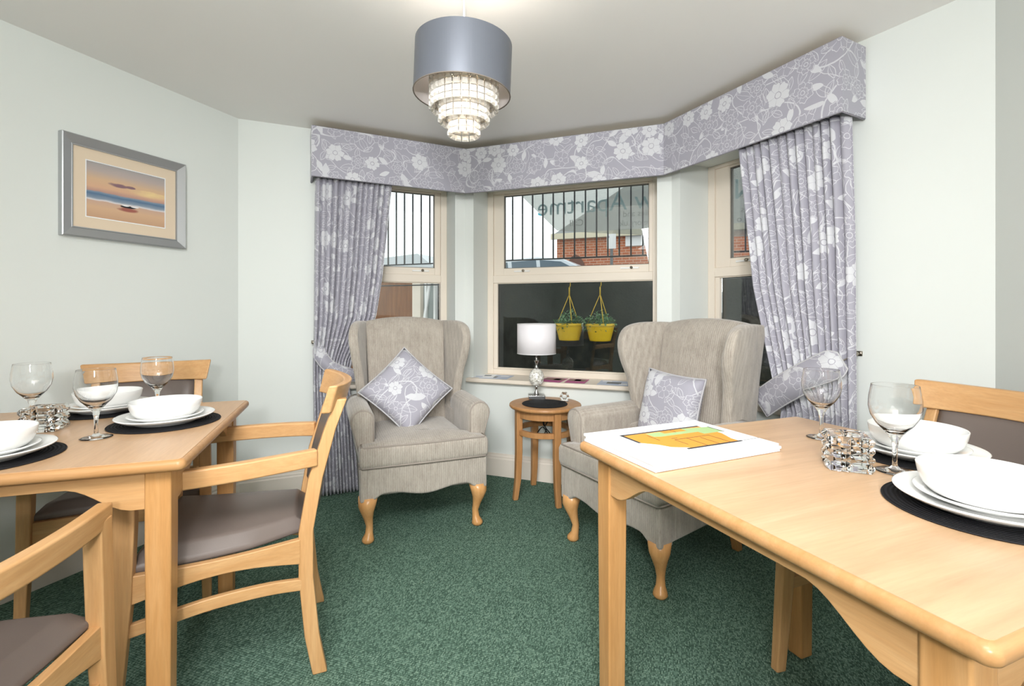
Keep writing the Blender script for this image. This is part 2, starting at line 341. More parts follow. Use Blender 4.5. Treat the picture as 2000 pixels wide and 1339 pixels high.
def window(name,w,op,n,handles,gl):
    """gl: inner x of upper glass left/right"""
    root=bpy.data.objects.new(name,None); COL.objects.link(root); w.place(root); struct(root)
    a,b=op[0],op[1]; fc=M['frame_cream']
    ga,gb=gl
    fr=bmesh.new(); t=.075; ft=.045
    for q in(bx(a,a+t-.03,n,n+ft,Z0,Z1),bx(b-t+.03,b,n,n+ft,Z0,Z1),bx(a+.045,b-.045,n,n+ft,Z0,Z0+.06),bx(a+.045,b-.045,n,n+ft,Z1-.02,Z1),
             bx(a+.045,b-.045,n+.001,n+ft,1.317,1.372)): box(fr,*q)
    obj('frame',fr,fc,root,bev=.003)
    s=bmesh.new(); y0,y1=n+.012,n+.04; sa,sb=a+t,b-t
    for q in(bx(a+.045,ga,y0,y1,1.372,Z1-.02),bx(gb,b-.045,y0,y1,1.372,Z1-.02),bx(ga,gb,y0,y1,1.372,1.422),bx(ga,gb,y0,y1,1.952,Z1-.02)): box(s,*q)
    so=obj('sash',s,fc,root,bev=.003)
    g=bmesh.new(); th=.004
    for q in(bx(ga,gb,y1-.016,y1-.010,1.424,1.426),): pass
    for (xa,xb,za,zb) in((ga,gb,1.422,1.952),):
        for q in(bx(xa,xa+th,y1-.02,y1+.004,za,zb),bx(xb-th,xb,y1-.02,y1+.004,za,zb),bx(xa,xb,y1-.02,y1+.004,za,za+th),bx(xa,xb,y1-.02,y1+.004,zb-th,zb)): box(g,*q)
    obj('glazing_gasket',g,mat('dark_gasket','#77736c',.6),root)
    l=bmesh.new(); la,lb=a+.075,b-.035 if name=='window_2' else b-.04
    for q in(bx(a+.045,la,n+.01,n+.03,Z0+.06,1.317),bx(lb,b-.045,n+.01,n+.03,Z0+.06,1.317),bx(la,lb,n+.01,n+.03,Z0+.06,.70),bx(la,lb,n+.01,n+.03,1.311,1.317)): box(l,*q)
    obj('glazing_bead',l,fc,root,bev=.002)
    for nm,xa,xb,za,zb,yy in(('upper_pane',ga,gb,1.42,1.955,y1-.012),('lower_pane',la-.005,lb+.005,.69,1.317,n+.036)):
        p=boxes(bx(xa,xb,yy,yy+.004,za,zb)); obj(nm,p,M['pane'],root)
    for hx in handles:
        h=boxes(bx(hx-.06,hx+.06,y0-.008,y0,1.394,1.404)); ho=obj('stay_handle',h,M['white'],root,bev=.002)
        k=bmesh.new(); tube(k,[(hx+.012,y0-.02,1.402),(hx+.012,y0-.004,1.402)],.009,12); obj('locking_knob',k,M['nickel'],ho,smooth=True)
    bm=bmesh.new(); ex=.04; prof=[(-.045,Z0-.003),(-.05,Z0+.004),(-.05,Z0+.018),(-.044,Z0+.024),(n,Z0+.024),(n,Z0-.003)]
    prism(bm,prof,'x',a+(.03 if name=='window_1' else -.035),b+.02); obj('window_board',bm,M['frame_cream'],root)
    return root
window('window_1',WBL,OL,.2,[1.12],(.535,1.224))
window('window_2',WBC,OC,.24,[.33,1.09],(1.167-.979,2.192-.979))
window('window_3',WBR,OR,.24,[.31],(.205,.86))
# ================================================================ OUTSIDE
def m_stone():
    m=mat('dimmed_stone',None,.9,spec=.1); v=coords(m); n=N(m,'ShaderNodeTexNoise',Scale=7.0,Detail=8.0,Roughness=.7); L(m,v,n.inputs['Vector'])  # stone colours darkened to carry the dim exposure of the lightwell
    c=ramp(m,n.outputs[0],[(.35,'#1b1d1b'),(.55,'#2b2e2b'),(.75,'#3b3b30')]); L(m,c,P_(m).inputs['Base Color']); bump(m,n.outputs[0],.5,.02); return m
M['stone']=m_stone()
def m_brick():
    m=mat('red_brick',None,.85,spec=.1); v=coords(m,'Object',(1,1,1),(R(90),0,0)); b=N(m,'ShaderNodeTexBrick'); L(m,v,b.inputs['Vector'])
    b.inputs['Scale'].default_value=1; b.inputs['Brick Width'].default_value=.22; b.inputs['Row Height'].default_value=.08; b.inputs['Mortar Size'].default_value=.009
    b.inputs['Color1'].default_value=hexc('#b3694c'); b.inputs['Color2'].default_value=hexc('#c67d5a'); b.inputs['Mortar'].default_value=hexc('#cfae9a'); L(m,b.outputs[0],P_(m).inputs['Base Color']); return m
M['brick']=m_brick()
# room-frame placement: local x=U, y=V
ROOMZ=-ra
def inroom(o): o.location=(C0.x,C0.y,0); o.rotation_euler=(0,0,ROOMZ); return o
def setg(o): return struct(inroom(o))
setg(obj('retaining_wall',boxes(bx(-2.2,6.2,2.2,2.6,-.1,1.42)),M['stone']))
setg(obj('lightwell_ground',boxes(bx(-2.2,6.2,.2,2.2,-.25,-.125)),M['stone']))
bm=boxes(bx(-40,60,2.6,60,.5,.8)); o=obj('street',bm,mat('grey_tarmac','#5b5d5f',.9)); setg(o)
# pale rendered return wall with oak door and white casement, seen through the left window
o=obj('rendered_side_wall',boxes(bx(-1.5,-.02,1.9,2.2,-.12,1.5)),m_paint('pale_render','#c3c8c2')); setg(o)
dr=thing('outside_door','brown oak plank door with cream frame outside the left window','door',C0.to_3d(),ROOMZ)
def roomx(px,v):   # room u where pixel column px meets the plane v=const
    rx=(px-1000)/F; o=(-C0).to_2d(); ou,ov=o.dot(U),o.dot(V); r=Vector((rx,1)); t=(v-ov)/r.dot(V); return ou+r.dot(U)*t
dv=1.86
xa,xb,xc,xd=roomx(690,dv),roomx(806,dv),roomx(822,dv),roomx(826,dv)
obj('door_leaf',boxes(bx(xa-.25,xb,dv+.01,dv+.05,-.1,1.44)),M['door'],dr)
obj('door_frame',boxes(bx(xb,xc,dv-.01,dv+.05,-.12,1.5),bx(xa-.3,xc,dv-.01,dv+.05,1.44,1.5),bx(xa-.3,xa-.25,dv-.01,dv+.05,-.12,1.44)),M['frame_cream'],dr,bev=.004)
wn=thing('outside_casement','small white open casement window outside behind the left window','window',C0.to_3d(),ROOMZ)
x0,x1=roomx(828,1.84),roomx(849,1.84)
obj('frame',boxes(bx(x0,x0+.02,1.85,1.895,.98,1.42),bx(x1-.02,x1,1.85,1.895,.98,1.42),bx(x0,x1,1.85,1.895,.98,1.0),bx(x0,x1,1.85,1.895,1.4,1.42)),M['white'],wn)
obj('glass',boxes(bx(x0+.02,x1-.02,1.875,1.88,1.0,1.4)),mat('grey_outside_glass','#8f9794',.1),wn)
bm=bmesh.new(); box(bm,((x0+x1)/2,1.80,1.2),(.022,.02,.4),Matrix.Rotation(R(9),3,'Y')); box(bm,((x0+x1)/2+.02,1.80,1.01),(.07,.02,.02)); obj('open_sash',bm,M['white'],wn)
# railing
bm=bmesh.new(); u=-3.0
rl=thing('street_railing','black vertical-bar street railing above the sunken wall outside','railing',C0.to_3d(),ROOMZ)
obj('bottom_rail',boxes(bx(-3,6.2,2.294,2.312,1.59,1.602)),mat('black_iron','#1d1f22',.5),rl)
iron=bpy.data.materials['black_iron']
obj('top_rail',boxes(bx(-3,6.2,2.29,2.315,2.62,2.64)),iron,rl)
bar0=None
for k in range(-14,26):
    x=.828+.1013*k
    if bar0 is None: bar0=obj('bar',boxes(bx(-.006,.006,2.297,2.309,1.60,2.62)),iron,rl); b=bar0
    else: b=bar0.copy(); COL.objects.link(b); b.parent=rl
    b.location=(x,0,0)
for q in(-3,6.16): obj('post',boxes(bx(q,q+.04,2.28,2.32,1.42,2.7)),iron,rl)
# banner hung on the street side of the railing, lettering faces the street
def PX(px,py,v):
    o=(-C0).to_2d(); ou,ov=o.dot(U),o.dot(V); r=Vector(((px-1000)/F,1)); t=(v-ov)/r.dot(V); return ou+r.dot(U)*t,HC+(HY-py)/F*t
bv=2.335
def m_banner():
    m=bpy.data.materials.new('thin_white_vinyl'); m.use_nodes=True; nt=m.node_tree; p=nt.nodes['Principled BSDF']; p.inputs['Base Color'].default_value=hexc('#b9bab4'); p.inputs['Roughness'].default_value=.6
    o=nt.nodes['Material Output']; t=nt.nodes.new('ShaderNodeBsdfTransparent'); t.inputs[0].default_value=(.85,.86,.84,1); x=nt.nodes.new('ShaderNodeMixShader'); x.inputs[0].default_value=.34
    nt.links.new(t.outputs[0],x.inputs[1]); nt.links.new(p.outputs[0],x.inputs[2]); nt.links.new(x.outputs[0],o.inputs[0]); return m
bn=thing('street_banner','thin white vinyl banner with reversed teal lettering tied to the railing','banner',C0.to_3d(),ROOMZ)
pts=[PX(1000,355,bv),PX(1020,384,bv),PX(1052,415,bv),PX(1088,450,bv),PX(1150,454,bv),PX(1290,460,bv),PX(1470,462,bv),PX(1640,470,bv)]
pts+= [(pts[-1][0],2.6),(PX(1000,355,bv)[0],2.6)]
bm=bmesh.new(); prism(bm,pts,'y',bv,bv+.001); obj('sheet',bm,m_banner(),bn)
teal=mat('teal_print','#4cc3dc',.6); gtx=mat('grey_print','#4a5052',.6)
def text(s,x0,z0,size,m,parent,y,flip=True,name='lettering'):
    c=bpy.data.curves.new(name,'FONT'); c.body=s; c.size=size; c.extrude=.0006; c.align_x='LEFT'
    t=bpy.data.objects.new('tmp',c); COL.objects.link(t); dg=bpy.context.evaluated_depsgraph_get(); dg.update(); me=bpy.data.meshes.new_from_object(t.evaluated_get(dg)); bpy.data.objects.remove(t)
    o=bpy.data.objects.new(name,me); COL.objects.link(o); o.parent=parent; me.materials.clear(); me.materials.append(m); o.location=(x0,y,z0); o.rotation_euler=(PI/2,0,PI if flip else 0); return o
# text read from the street: starts at the right (as seen from inside) and runs left
tv=bv+.004
def right_at(px,py): return PX(px,py,tv)
a=right_at(1278,405); text('w Apartme',a[0],a[1],.235,teal,bn,tv)
a=right_at(1268,420); text('dies and',a[0]+.02,a[1],.075,gtx,bn,tv)
a=right_at(1268,438); text('re.org.uk',a[0]+.02,a[1],.075,gtx,bn,tv)
a=right_at(1140,440); text('Call',a[0],a[1],.085,gtx,bn,tv)
a=right_at(1480,385); text('Ne',a[0],a[1],.235,teal,bn,tv)
a=right_at(1468,413); text('nts',a[0]+.01,a[1],.075,gtx,bn,tv)
a=right_at(1462,432); text('0 o',a[0]+.01,a[1],.075,gtx,bn,tv)
# brick house, far roofs, car, sign
def dist_x(px,v): return PX(px,500,v)[0]
hv=13.0
hs=thing('brick_house','red brick house with grey pitched roof across the street','house',C0.to_3d(),ROOMZ)
xl=dist_x(1088,hv); xr=xl+14
zb=PX(1150,458,hv)[1]
obj('wall',boxes(bx(xl,xr,hv,hv+7,.8,zb)),M['brick'],hs)
bm=bmesh.new(); ov=.15; rd=[(xl-ov,hv-ov,zb),(xr+ov,hv-ov,zb),(xr+ov,hv+7.5,zb),(xl-ov,hv+7.5,zb)]; vs=[bm.verts.new(p) for p in rd]; t1=bm.verts.new((xl+3.2,hv+3.5,zb+3.2)); t2=bm.verts.new((xr-3,hv+3.5,zb+3.2))
for f in((vs[0],vs[1],t2,t1),(vs[1],vs[2],t2),(vs[2],vs[3],t1,t2),(vs[3],vs[0],t1),(vs[3],vs[2],vs[1],vs[0])): bm.faces.new(f)
obj('roof',bm,mat('grey_slate','#8a8c8b',.7),hs)
obj('eaves_board',boxes(bx(xl-ov,xr+ov,hv-ov-.05,hv-ov,zb-.12,zb+.06)),mat('cream_board','#d9cfb4',.6),hs)
xw=dist_x(1108,hv); obj('arched_window',(lambda bm:(prism(bm,[(xw,1.2),(xw+.55,1.2),(xw+.55,zb-.9),(xw+.42,zb-.68),(xw+.27,zb-.6),(xw+.13,zb-.68),(xw,zb-.9)],'y',hv-.03,hv+.02),bm)[1])(bmesh.new()),mat('brown_glass','#6b4334',.4),hs)  # arched pane in one even brown
obj('pale_reflection_band',boxes(bx(dist_x(1222,hv),dist_x(1330,hv),hv-.06,hv,zb-.42,zb)),M['white'],hs)  # white band paints in a pale reflection from the window glass
tr=thing('terrace_roofs','pale distant terrace roofs seen low through the left window','house',C0.to_3d(),ROOMZ)
rv=30.0; c1=PX(745,500,rv); c2=PX(815,495,rv); c3=PX(860,530,rv)
bm=bmesh.new(); prism(bm,[(c1[0]-6,.8),(c3[0],.8),(c3[0],c3[1]),(c2[0],c2[1]),(c1[0],PX(790,502,rv)[1]),(c1[0]-6,c1[1])],'y',rv,rv+8); obj('roof',bm,mat('pale_slate','#d5dadb',.8),tr)
# car
cv=8.2; cx=dist_x(1040,cv); cs=thing('parked_car','silver estate car parked beyond the railing, only its roof and windows showing','car',C0.to_3d(),ROOMZ)
zr=PX(1085,500,cv)[1]; g0=zr-1.46
body=[(-2.1,.35),(-2.15,.75),(-1.95,.98),(-1.55,1.02),(-1.1,1.34),(-.6,1.43),(.1,1.46),(.7,1.40),(1.25,1.12),(1.45,1.0),(2.1,.85),(2.2,.6),(2.15,.35)]
bm=bmesh.new(); prism(bm,[(cx+x,g0+z) for x,z in body],'y',cv,cv+1.65); obj('body',bm,mat('silver_car_paint','#cfd6db',.25,metal=.3),cs,bev=.03,seg=2)
wm=mat('tinted_car_glass','#596b78',.15)
for q in([(-1.4,1.02),(-1.05,1.29),(-.6,1.36),(-.55,1.02)],[(-.47,1.02),(-.5,1.37),(.08,1.39),(.12,1.02)],[(.2,1.02),(.17,1.39),(.65,1.34),(1.1,1.1),(1.12,1.02)]):
    bm=bmesh.new(); prism(bm,[(cx+x,g0+z) for x,z in q],'y',cv-.006,cv+.004); obj('side_window',bm,wm,cs)
for x in(-1.35,1.35):
    bm=bmesh.new(); tube(bm,[(cx+x,cv-.02,g0+.32),(cx+x,cv+.2,g0+.32)],.32,20); obj('wheel',bm,M['black'],cs)
sv=5.5; sp=thing('parking_sign','small white parking sign with blue letter on a grey post','sign',C0.to_3d(),ROOMZ)
a=PX(1185,457,sv); b=PX(1203,485,sv)
obj('plate',boxes(bx(a[0],b[0],sv,sv+.004,b[1],a[1])),M['white'],sp); obj('post',boxes(bx((a[0]+b[0])/2-.02,(a[0]+b[0])/2+.02,sv+.01,sv+.05,.8,a[1])),mat('grey_post','#77797a',.5),sp)
text('P',a[0]+.012,a[1]-.075,.06,mat('blue_print','#27508f',.5),sp,sv-.002,False)
# hanging pots
pr=obj('hanging_rod',(lambda bm:(tube(bm,[(-.9,1.75,1.345),(4.3,1.75,1.345)],.006,8),bm)[1])(bmesh.new()),iron); inroom(pr); tag(pr,'thin black iron rod across the sunken yard holding two yellow pots','rod')
yel=mat('yellow_plastic','#dcb524',.35); leafm=mat('dark_green_leaf','#557a50',.55)
def pot(u,lab,seed):
    rnd=random.Random(seed); p=W(u,1.75,0); t=thing('hanging_flower_pot',lab,'flower pot',p,0,'yellow hanging pots')
    bm=bmesh.new(); lathe(bm,[(0,.877),(.080,.877),(.083,.885),(.108,.985),(.109,.99),(.116,.992),(.117,1.012),(.110,1.014),(.106,.99),(.078,.9),(0,.9)],32); obj('bowl',bm,yel,t,smooth=True)
    bm=bmesh.new(); lathe(bm,[(0,.95),(.098,.95),(.1,.985),(0,.992)],20); obj('soil',bm,mat('dark_soil','#2a211a',.9) if 'dark_soil' not in bpy.data.materials else bpy.data.materials['dark_soil'],t)
    bm=bmesh.new()
    for k in range(3):
        a=2*PI*k/3+.6; tube(bm,[(.105*math.cos(a),.105*math.sin(a),1.005),(.004*math.cos(a),.004*math.sin(a),1.235)],.003,6)
    tube(bm,[(0,0,1.23),(0,0,1.30)],.0055,6); tube(bm,[(0,0,1.30),(.008,0,1.315),(.008,0,1.34),(0,0,1.352),(-.008,0,1.345)],.004,6); obj('hanger',bm,yel,t,smooth=True)
    bm=bmesh.new()
    for k in range(300):
        a=rnd.random()*2*PI; rr=.125*math.sqrt(rnd.random()); h=1.0+.11*rnd.random()*(1.3-rr/.13)
        if rnd.random()<.12: rr=.12; h=.95+.06*rnd.random()
        c=Vector((rr*math.cos(a),rr*math.sin(a),h)); s=.009+.009*rnd.random()
        Rm=Matrix.Rotation(rnd.random()*6.28,3,'Z')@Matrix.Rotation((rnd.random()-.5)*2,3,'X')
        ps=[(0,-1,0),(.55,-.3,.1),(.45,.5,.05),(0,1.1,-.1),(-.45,.5,.05),(-.55,-.3,.1)]
        bm.faces.new([bm.verts.new(c+Rm@(Vector(q)*s)) for q in ps])
        if k%3==0: 
            e=Vector((rr*.5*math.cos(a),rr*.5*math.sin(a),.99)); tube(bm,[e,(e+c)/2+Vector((0,0,.012)),c],.0012,4)
    obj('foliage',bm,leafm,t)
pot(1.526,'yellow plastic hanging pot with trailing greenery, nearer the table lamp',3)
pot(1.774,'yellow plastic hanging pot with bushy greenery, nearer the right armchair',9)
# ================================================================ PELMET AND CURTAINS
def cloth_strip(path,zt,zb,uv0=0):
    """vertical sheet along plan path (room coords) with uv in metres"""
    bm=bmesh.new(); uvl=bm.loops.layers.uv.new('UVMap'); d=uv0; prev=None; cols=[]
    for i,p in enumerate(path):
        if i: d+=(Vector(p)-Vector(path[i-1])).length
        q=W(*p); cols.append((bm.verts.new((q.x,q.y,zt)),bm.verts.new((q.x,q.y,zb)),d))
    for a,b in zip(cols,cols[1:]):
        f=bm.faces.new((a[0],a[1],b[1],b[0]))
        for l,(uu,vv) in zip(f.loops,((a[2],zt),(a[2],zb),(b[2],zb),(b[2],zt))): l[uvl].uv=(uu,vv)
    return bm
pel=thing('pelmet','continuous grey floral fabric pelmet running round the bay above the windows','pelmet',(0,0,0))
nB=Vector((-.707,.707)); 
pA=(.398,.158); pB=(1.045,.858); pC=(2.310,.868); pD=(3.02,.178)
dL=Vector(pB)-Vector(pA); 
ptA=(pA[0]-.118,pA[1]+.118); nR=Vector((.645,.764)); ptD=(pD[0]+nR.x*.165,pD[1]+nR.y*.165)
ZT,ZB=2.192,1.90
b=cloth_strip([ptA,pA,pB,pC,pD,ptD],ZT,ZB); o=obj('fabric_front',b,M['flo'],pel,solid=.014)
bm=bmesh.new(); poly=[ptA,pA,pB,pC,pD,ptD,(PC[0]-.0,PC[1]),(PB[0],PB[1])]
prism(bm,[tuple(W(*p).xy) for p in [ptA,pA,pB,pC,pD,ptD,(2.346,.975),(.979,.975)]],'z',ZT-.018,ZT+.0); obj('top_board',bm,mat('pale_pine_board','#d8c3a0',.6),pel)
for z in(ZB+.001,ZT-.001):
    crv('piping',[W(*p,z)+Vector((0,0,0)) for p in(ptA,pA,pB,pC,pD,ptD)],.005,M['flo'] if False else M['grey_fab'],pel)
def curtain(name,lab,w,off,left,right,npl,W0,tie,flip,s_uv):
    """left/right: list of (z,s) edges interpolated; off inward distance"""
    def itp(tab,z):
        for (z0,a),(z1,b) in zip(tab,tab[1:]):
            if z0>=z>=z1:
                t=(z0-z)/(z0-z1); return a+(b-a)*t
        return tab[-1][1] if z<tab[-1][0] else tab[0][1]
    t=thing(name,lab,'curtain',w.o,w.rz)
    bm=bmesh.new(); uvl=bm.loops.layers.uv.new('UVMap'); NZ,NS=64,npl*16; rows=[]
    for j in range(NZ+1):
        z=1.925-(1.925-.006)*j/NZ; a,b=itp(left,z),itp(right,z); row=[]
        wd=b-a; amp=min(.028,.018+.016*(1-wd/W0)); 
        for i in range(NS+1):
            s=i/NS; ph=s*npl*PI+.35*math.sin(9*s)+.12*math.sin(z*2.2+s*11)
            dep=(abs(math.sin(ph))**.75*2-1)*amp*(.85+.3*math.sin(s*23+1.3))+.002*math.sin(5*s+z*2)
            x=a+wd*s; bow=.03*math.exp(-((z-tie)/.12)**2)
            row.append(bm.verts.new((x,-off-dep+.0-bow*0,z)))
        rows.append(row)
    ref=rows[20]; arc=[0]
    for i in range(NS): arc.append(arc[-1]+(ref[i+1].co-ref[i].co).length)
    fw=arc
    for j in range(NZ):
        for i in range(NS):
            f=bm.faces.new((rows[j][i],rows[j+1][i],rows[j+1][i+1],rows[j][i+1]))
            for l,(ii,jj) in zip(f.loops,((i,j),(i,j+1),(i+1,j+1),(i+1,j))): l[uvl].uv=(s_uv+arc[ii],-1.919*jj/NZ)
    bmesh.ops.recalc_face_normals(bm,faces=bm.faces[:])
    obj('drape',bm,M['flo'],t,smooth=True,solid=.003)
    return t
lc=curtain('curtain','grey floral pleated curtain tied back beside the left armchair',WBL,.085,[(1.925,.413),(.95,.405),(.8,.40),(0,.41)],[(1.925,.866),(1.33,.805),(1.07,.765),(.82,.63),(.69,.60),(.5,.635),(0,.665)],13,.45,.72,1,0)
rc=curtain('curtain','grey floral pleated curtain tied back behind the right table',WBR,.085,[(1.925,.505),(1.23,.592),(.78,.70),(.66,.74),(.5,.70),(0,.63)],[(1.925,1.02),(1.4,1.035),(0,1.035)],13,.5,.7,-1,2.3)
HL=(.402,.924); HR=(1.012,.94)
def tieback(w,name,lab,path,hw,hook):
    """path: local (x,y,z) centreline, hw half height; flat padded band"""
    t=thing(name,lab,'tieback',w.o,w.rz)
    pts=spline(path,8); bm=bmesh.new(); uvl=bm.loops.layers.uv.new('UVMap'); d=0; cols=[]; n=len(pts); up=[]
    for i,p in enumerate(pts):
        if i: d+=(p-pts[i-1]).length
        tg=(pts[min(i+1,n-1)]-pts[max(i-1,0)]).normalized(); side=tg.cross(Vector((0,-1,0))).normalized()
        if side.z<0: side=-side
        h=hw*(.62+.38*math.sin(min(1,i/(n*.18))*PI/2)) if i<n*.2 else hw
        cols.append((bm.verts.new(p+side*h),bm.verts.new(p-side*h),d,p+side*h,p-side*h))
    for a,b in zip(cols,cols[1:]):
        f=bm.faces.new((a[0],a[1],b[1],b[0]))
        for l,(uu,vv) in zip(f.loops,((a[2],hw),(a[2],-hw),(b[2],-hw),(b[2],hw))): l[uvl].uv=(uu+.5,vv+.27)
    obj('band',bm,M['flo'],t,smooth=True,solid=.006)
    loop=[c[3] for c in cols]+[c[4] for c in cols[::-1]]
    crv('cord_edge',loop,.004,M['cord'],t,closed=True,n=6)
    bm=bmesh.new(); h=Vector(hook); tube(bm,[h+Vector((0,.0,0)),h+Vector((0,-.03,0))],.006,8); box(bm,h+Vector((0,-.0,0)),(.02,.006,.02)); lathe(bm,[(0,-.012),(.009,-.008),(.012,0),(.009,.008),(0,.012)],12,tuple(h+Vector((0,-.036,0)))); tube(bm,[h+Vector((0,-.02,0)),Vector(path[0])],.0025,5)
    obj('hook',bm,M['nickel'],t,smooth=True)
tieback(WBL,'curtain_tieback','dark grey floral tieback on the left curtain',[(.425,-.085,.905),(.445,-.115,.84),(.50,-.125,.775),(.60,-.125,.73),(.66,-.10,.715)],.036,(HL[0],-.004,HL[1]))
tieback(WBR,'curtain_tieback','wide grey floral tieback on the right curtain',[(1.005,-.12,.915),(.955,-.14,.885),(.85,-.15,.82),(.75,-.15,.75),(.660,-.14,.68)],.060,(HR[0],-.004,HR[1]))
# ================================================================ PICTURE
def m_paint_pic():
    m=mat('seaside_sunset_watercolour',None,.5,spec=.2); E.nt=m.node_tree
    t=N(m,'ShaderNodeTexCoord'); s=N(m,'ShaderNodeSeparateXYZ'); L(m,t.outputs['Object'],s.inputs[0])
    n=N(m,'ShaderNodeTexNoise',Scale=14.0,Detail=5.0); mp=N(m,'ShaderNodeMapping'); mp.inputs['Scale'].default_value=(1,.6,3); L(m,t.outputs['Object'],mp.inputs[0]); L(m,mp.outputs[0],n.inputs['Vector'])
    X=E(s.outputs[0])/.33+.5; Z=E(s.outputs[2])/.25+.5+(E(n.outputs[0])-.5)*.05
    c=ramp(m,Z.k,[(0,'#c9a285'),(.2,'#d9b593'),(.31,'#cfae9b'),(.33,'#e3dfe0'),(.36,'#8f9dad'),(.43,'#5f7b98'),(.47,'#8296aa'),(.485,'#bf988c'),(.56,'#dbb293'),(.70,'#d8b795'),(.85,'#bcaea8'),(1,'#a9a5a4')])
    r=c.node.color_ramp
    def blob(cx,cz,rx,rz,th,col,src,soft=.12):
        d=(X-cx)*(X-cx)/(rx*rx)+(Z-cz)*(Z-cz)/(rz*rz)+(E(n.outputs[0])-.5)*2.2
        k=E.m('MULTIPLY',(th-d)/soft,1,clamp=True); mx=N(m,'ShaderNodeMixRGB'); mx.inputs[2].default_value=hexc(col); L(m,k.k,mx.inputs[0]); L(m,src,mx.inputs[1]); return mx.outputs[0]
    c=blob(.8,.60,.30,.07,1,'#ecd39c',c,1.2); c=blob(.38,.66,.13,.045,1,'#8d6f78',c,.6); c=blob(.53,.665,.08,.03,1,'#8d7078',c,.5)
    c=blob(.5,.235,.15,.04,1,'#a5655a',c,.8); c=blob(.5,.29,.10,.022,1,'#2b2b31',c,.3); c=blob(.47,.315,.05,.014,1,'#efeeee',c,.2); c=blob(.59,.31,.05,.014,1,'#efeeee',c,.2)
    L(m,c,P_(m).inputs['Base Color']); return m
pf=thing('picture_frame','framed seaside sunset painting in silver frame on the left wall','picture',W(.0,-.589,1.65),WL.rz)
# local: x along wall_left (towards window), y outward, so the room side is -y
def frame_ring(x0,x1,z0,z1,wf,prof,bm):
    """prof: list of (inset, y)"""
    rings=[]
    for ins,y in prof: rings.append([(x0+ins,y,z0+ins),(x1-ins,y,z0+ins),(x1-ins,y,z1-ins),(x0+ins,y,z1-ins)])
    loft(bm,rings,False,True)
bm=bmesh.new(); frame_ring(-.262,.262,-.217,.217,.04,[(0,-.002),(0,-.028),(.004,-.03),(.038,-.016),(.040,-.018),(.044,-.018),(.044,-.006),(.044,-.002)],bm); obj('frame',bm,M['silver'],pf)
bm=bmesh.new(); frame_ring(-.22,.22,-.175,.175,0,[(0,-.008),(0,-.010),(.050,-.010),(.053,-.008)],bm); obj('mount',bm,mat('cream_mount','#e6d3ba',.7),pf)
bm=bmesh.new(); frame_ring(-.170,.170,-.125,.125,0,[(0,-.0095),(0,-.0103),(.004,-.0103),(.004,-.0095)],bm); obj('mount_bevel',bm,M['paper'],pf)
obj('painting',boxes(bx(-.168,.168,-.008,-.004,-.124,.124)),m_paint_pic(),pf)
# ================================================================ PENDANT
pn=thing('pendant_lamp','grey drum pendant lamp with tiers of crystal drops','ceiling lamp',(-.152,1.54,CEIL)); PZ=CEIL
bm=bmesh.new(); lathe(bm,[(0,0),(.05,0),(.048,-.012),(.02,-.03),(0,-.032)],24); obj('ceiling_rose',bm,M['white'],pn,smooth=True)
crv('cable',[(0,0,-.03),(0,0,-.30)],.0035,M['white'],pn)
sh=bpy.data.objects.new('drum_shade',None)
zt,zb_=1.958-PZ,1.800-PZ; rs=.1525; tilt=Matrix.Rotation(R(2.2),4,'Y')
bm=bmesh.new(); n=72; rings=[[ (rs*math.cos(2*PI*j/n),rs*math.sin(2*PI*j/n),z) for j in range(n)] for z in(zt,zt-.004,zb_+.004,zb_)]; loft(bm,rings,False); bmesh.ops.transform(bm,matrix=Matrix.Translation((0,0,zt))@tilt@Matrix.Translation((0,0,-zt)),verts=bm.verts[:]); so=obj('drum_shade',bm,M['shade_grey'],pn,smooth=True)
bm=bmesh.new(); rings=[[ ((rs-.002)*math.cos(2*PI*j/n),(rs-.002)*math.sin(2*PI*j/n),z) for j in range(n)] for z in(zt-.001,zb_+.001)]; loft(bm,rings,False); bmesh.ops.transform(bm,matrix=Matrix.Translation((0,0,zt))@tilt@Matrix.Translation((0,0,-zt)),verts=bm.verts[:]); obj('shade_lining',bm,M['shade_white'],so,smooth=True)
bm=bmesh.new(); tube(bm,[(rs*math.cos(2*PI*j/48),rs*math.sin(2*PI*j/48),0) for j in range(48)],.0018,6,True); bmesh.ops.transform(bm,matrix=Matrix.Translation((0,0,zt))@tilt@Matrix.Translation((0,0,zb_-zt)),verts=bm.verts[:]); obj('rim',bm,mat('dark_rim','#6d6358',.5),so,smooth=True)
bm=bmesh.new(); 
for k in range(3): a=k*2*PI/3; tube(bm,[(0,0,zt-.02),(rs*.98*math.cos(a),rs*.98*math.sin(a),zt-.02)],.002,5)
for rr in(.105,.076,.047): tube(bm,[(rr*math.cos(2*PI*j/32),rr*math.sin(2*PI*j/32),zt-.045) for j in range(32)],.0025,6,True)
obj('wire_carrier',bm,M['chrome'],pn,smooth=True)
def strand(n,w_,l,parent):
    bm=bmesh.new()
    for k in range(n):
        z=-k*l; h=l*.46; d=w_*.28
        P=[(-w_/2,0,z-h),(w_/2,0,z-h),(w_/2,0,z+h-.0),(-w_/2,0,z+h),(-w_*.28,-d,z-h*.55),(w_*.28,-d,z-h*.55),(w_*.28,-d,z+h*.55),(-w_*.28,-d,z+h*.55),(-w_*.28,d,z-h*.55),(w_*.28,d,z-h*.55),(w_*.28,d,z+h*.55),(-w_*.28,d,z+h*.55)]
        v=[bm.verts.new(p) for p in P]
        for f in((4,5,6,7),(11,10,9,8),(0,1,5,4),(1,2,6,5),(2,3,7,6),(3,0,4,7),(1,0,8,9),(2,1,9,10),(3,2,10,11),(0,3,11,8)): bm.faces.new([v[i] for i in f])
    return bm
def m_acry():
    m=mat('clear_acrylic_drop','#fffaf2',.08,trans=.45,ior=1.49,spec=.8); return m
acr=m_acry()
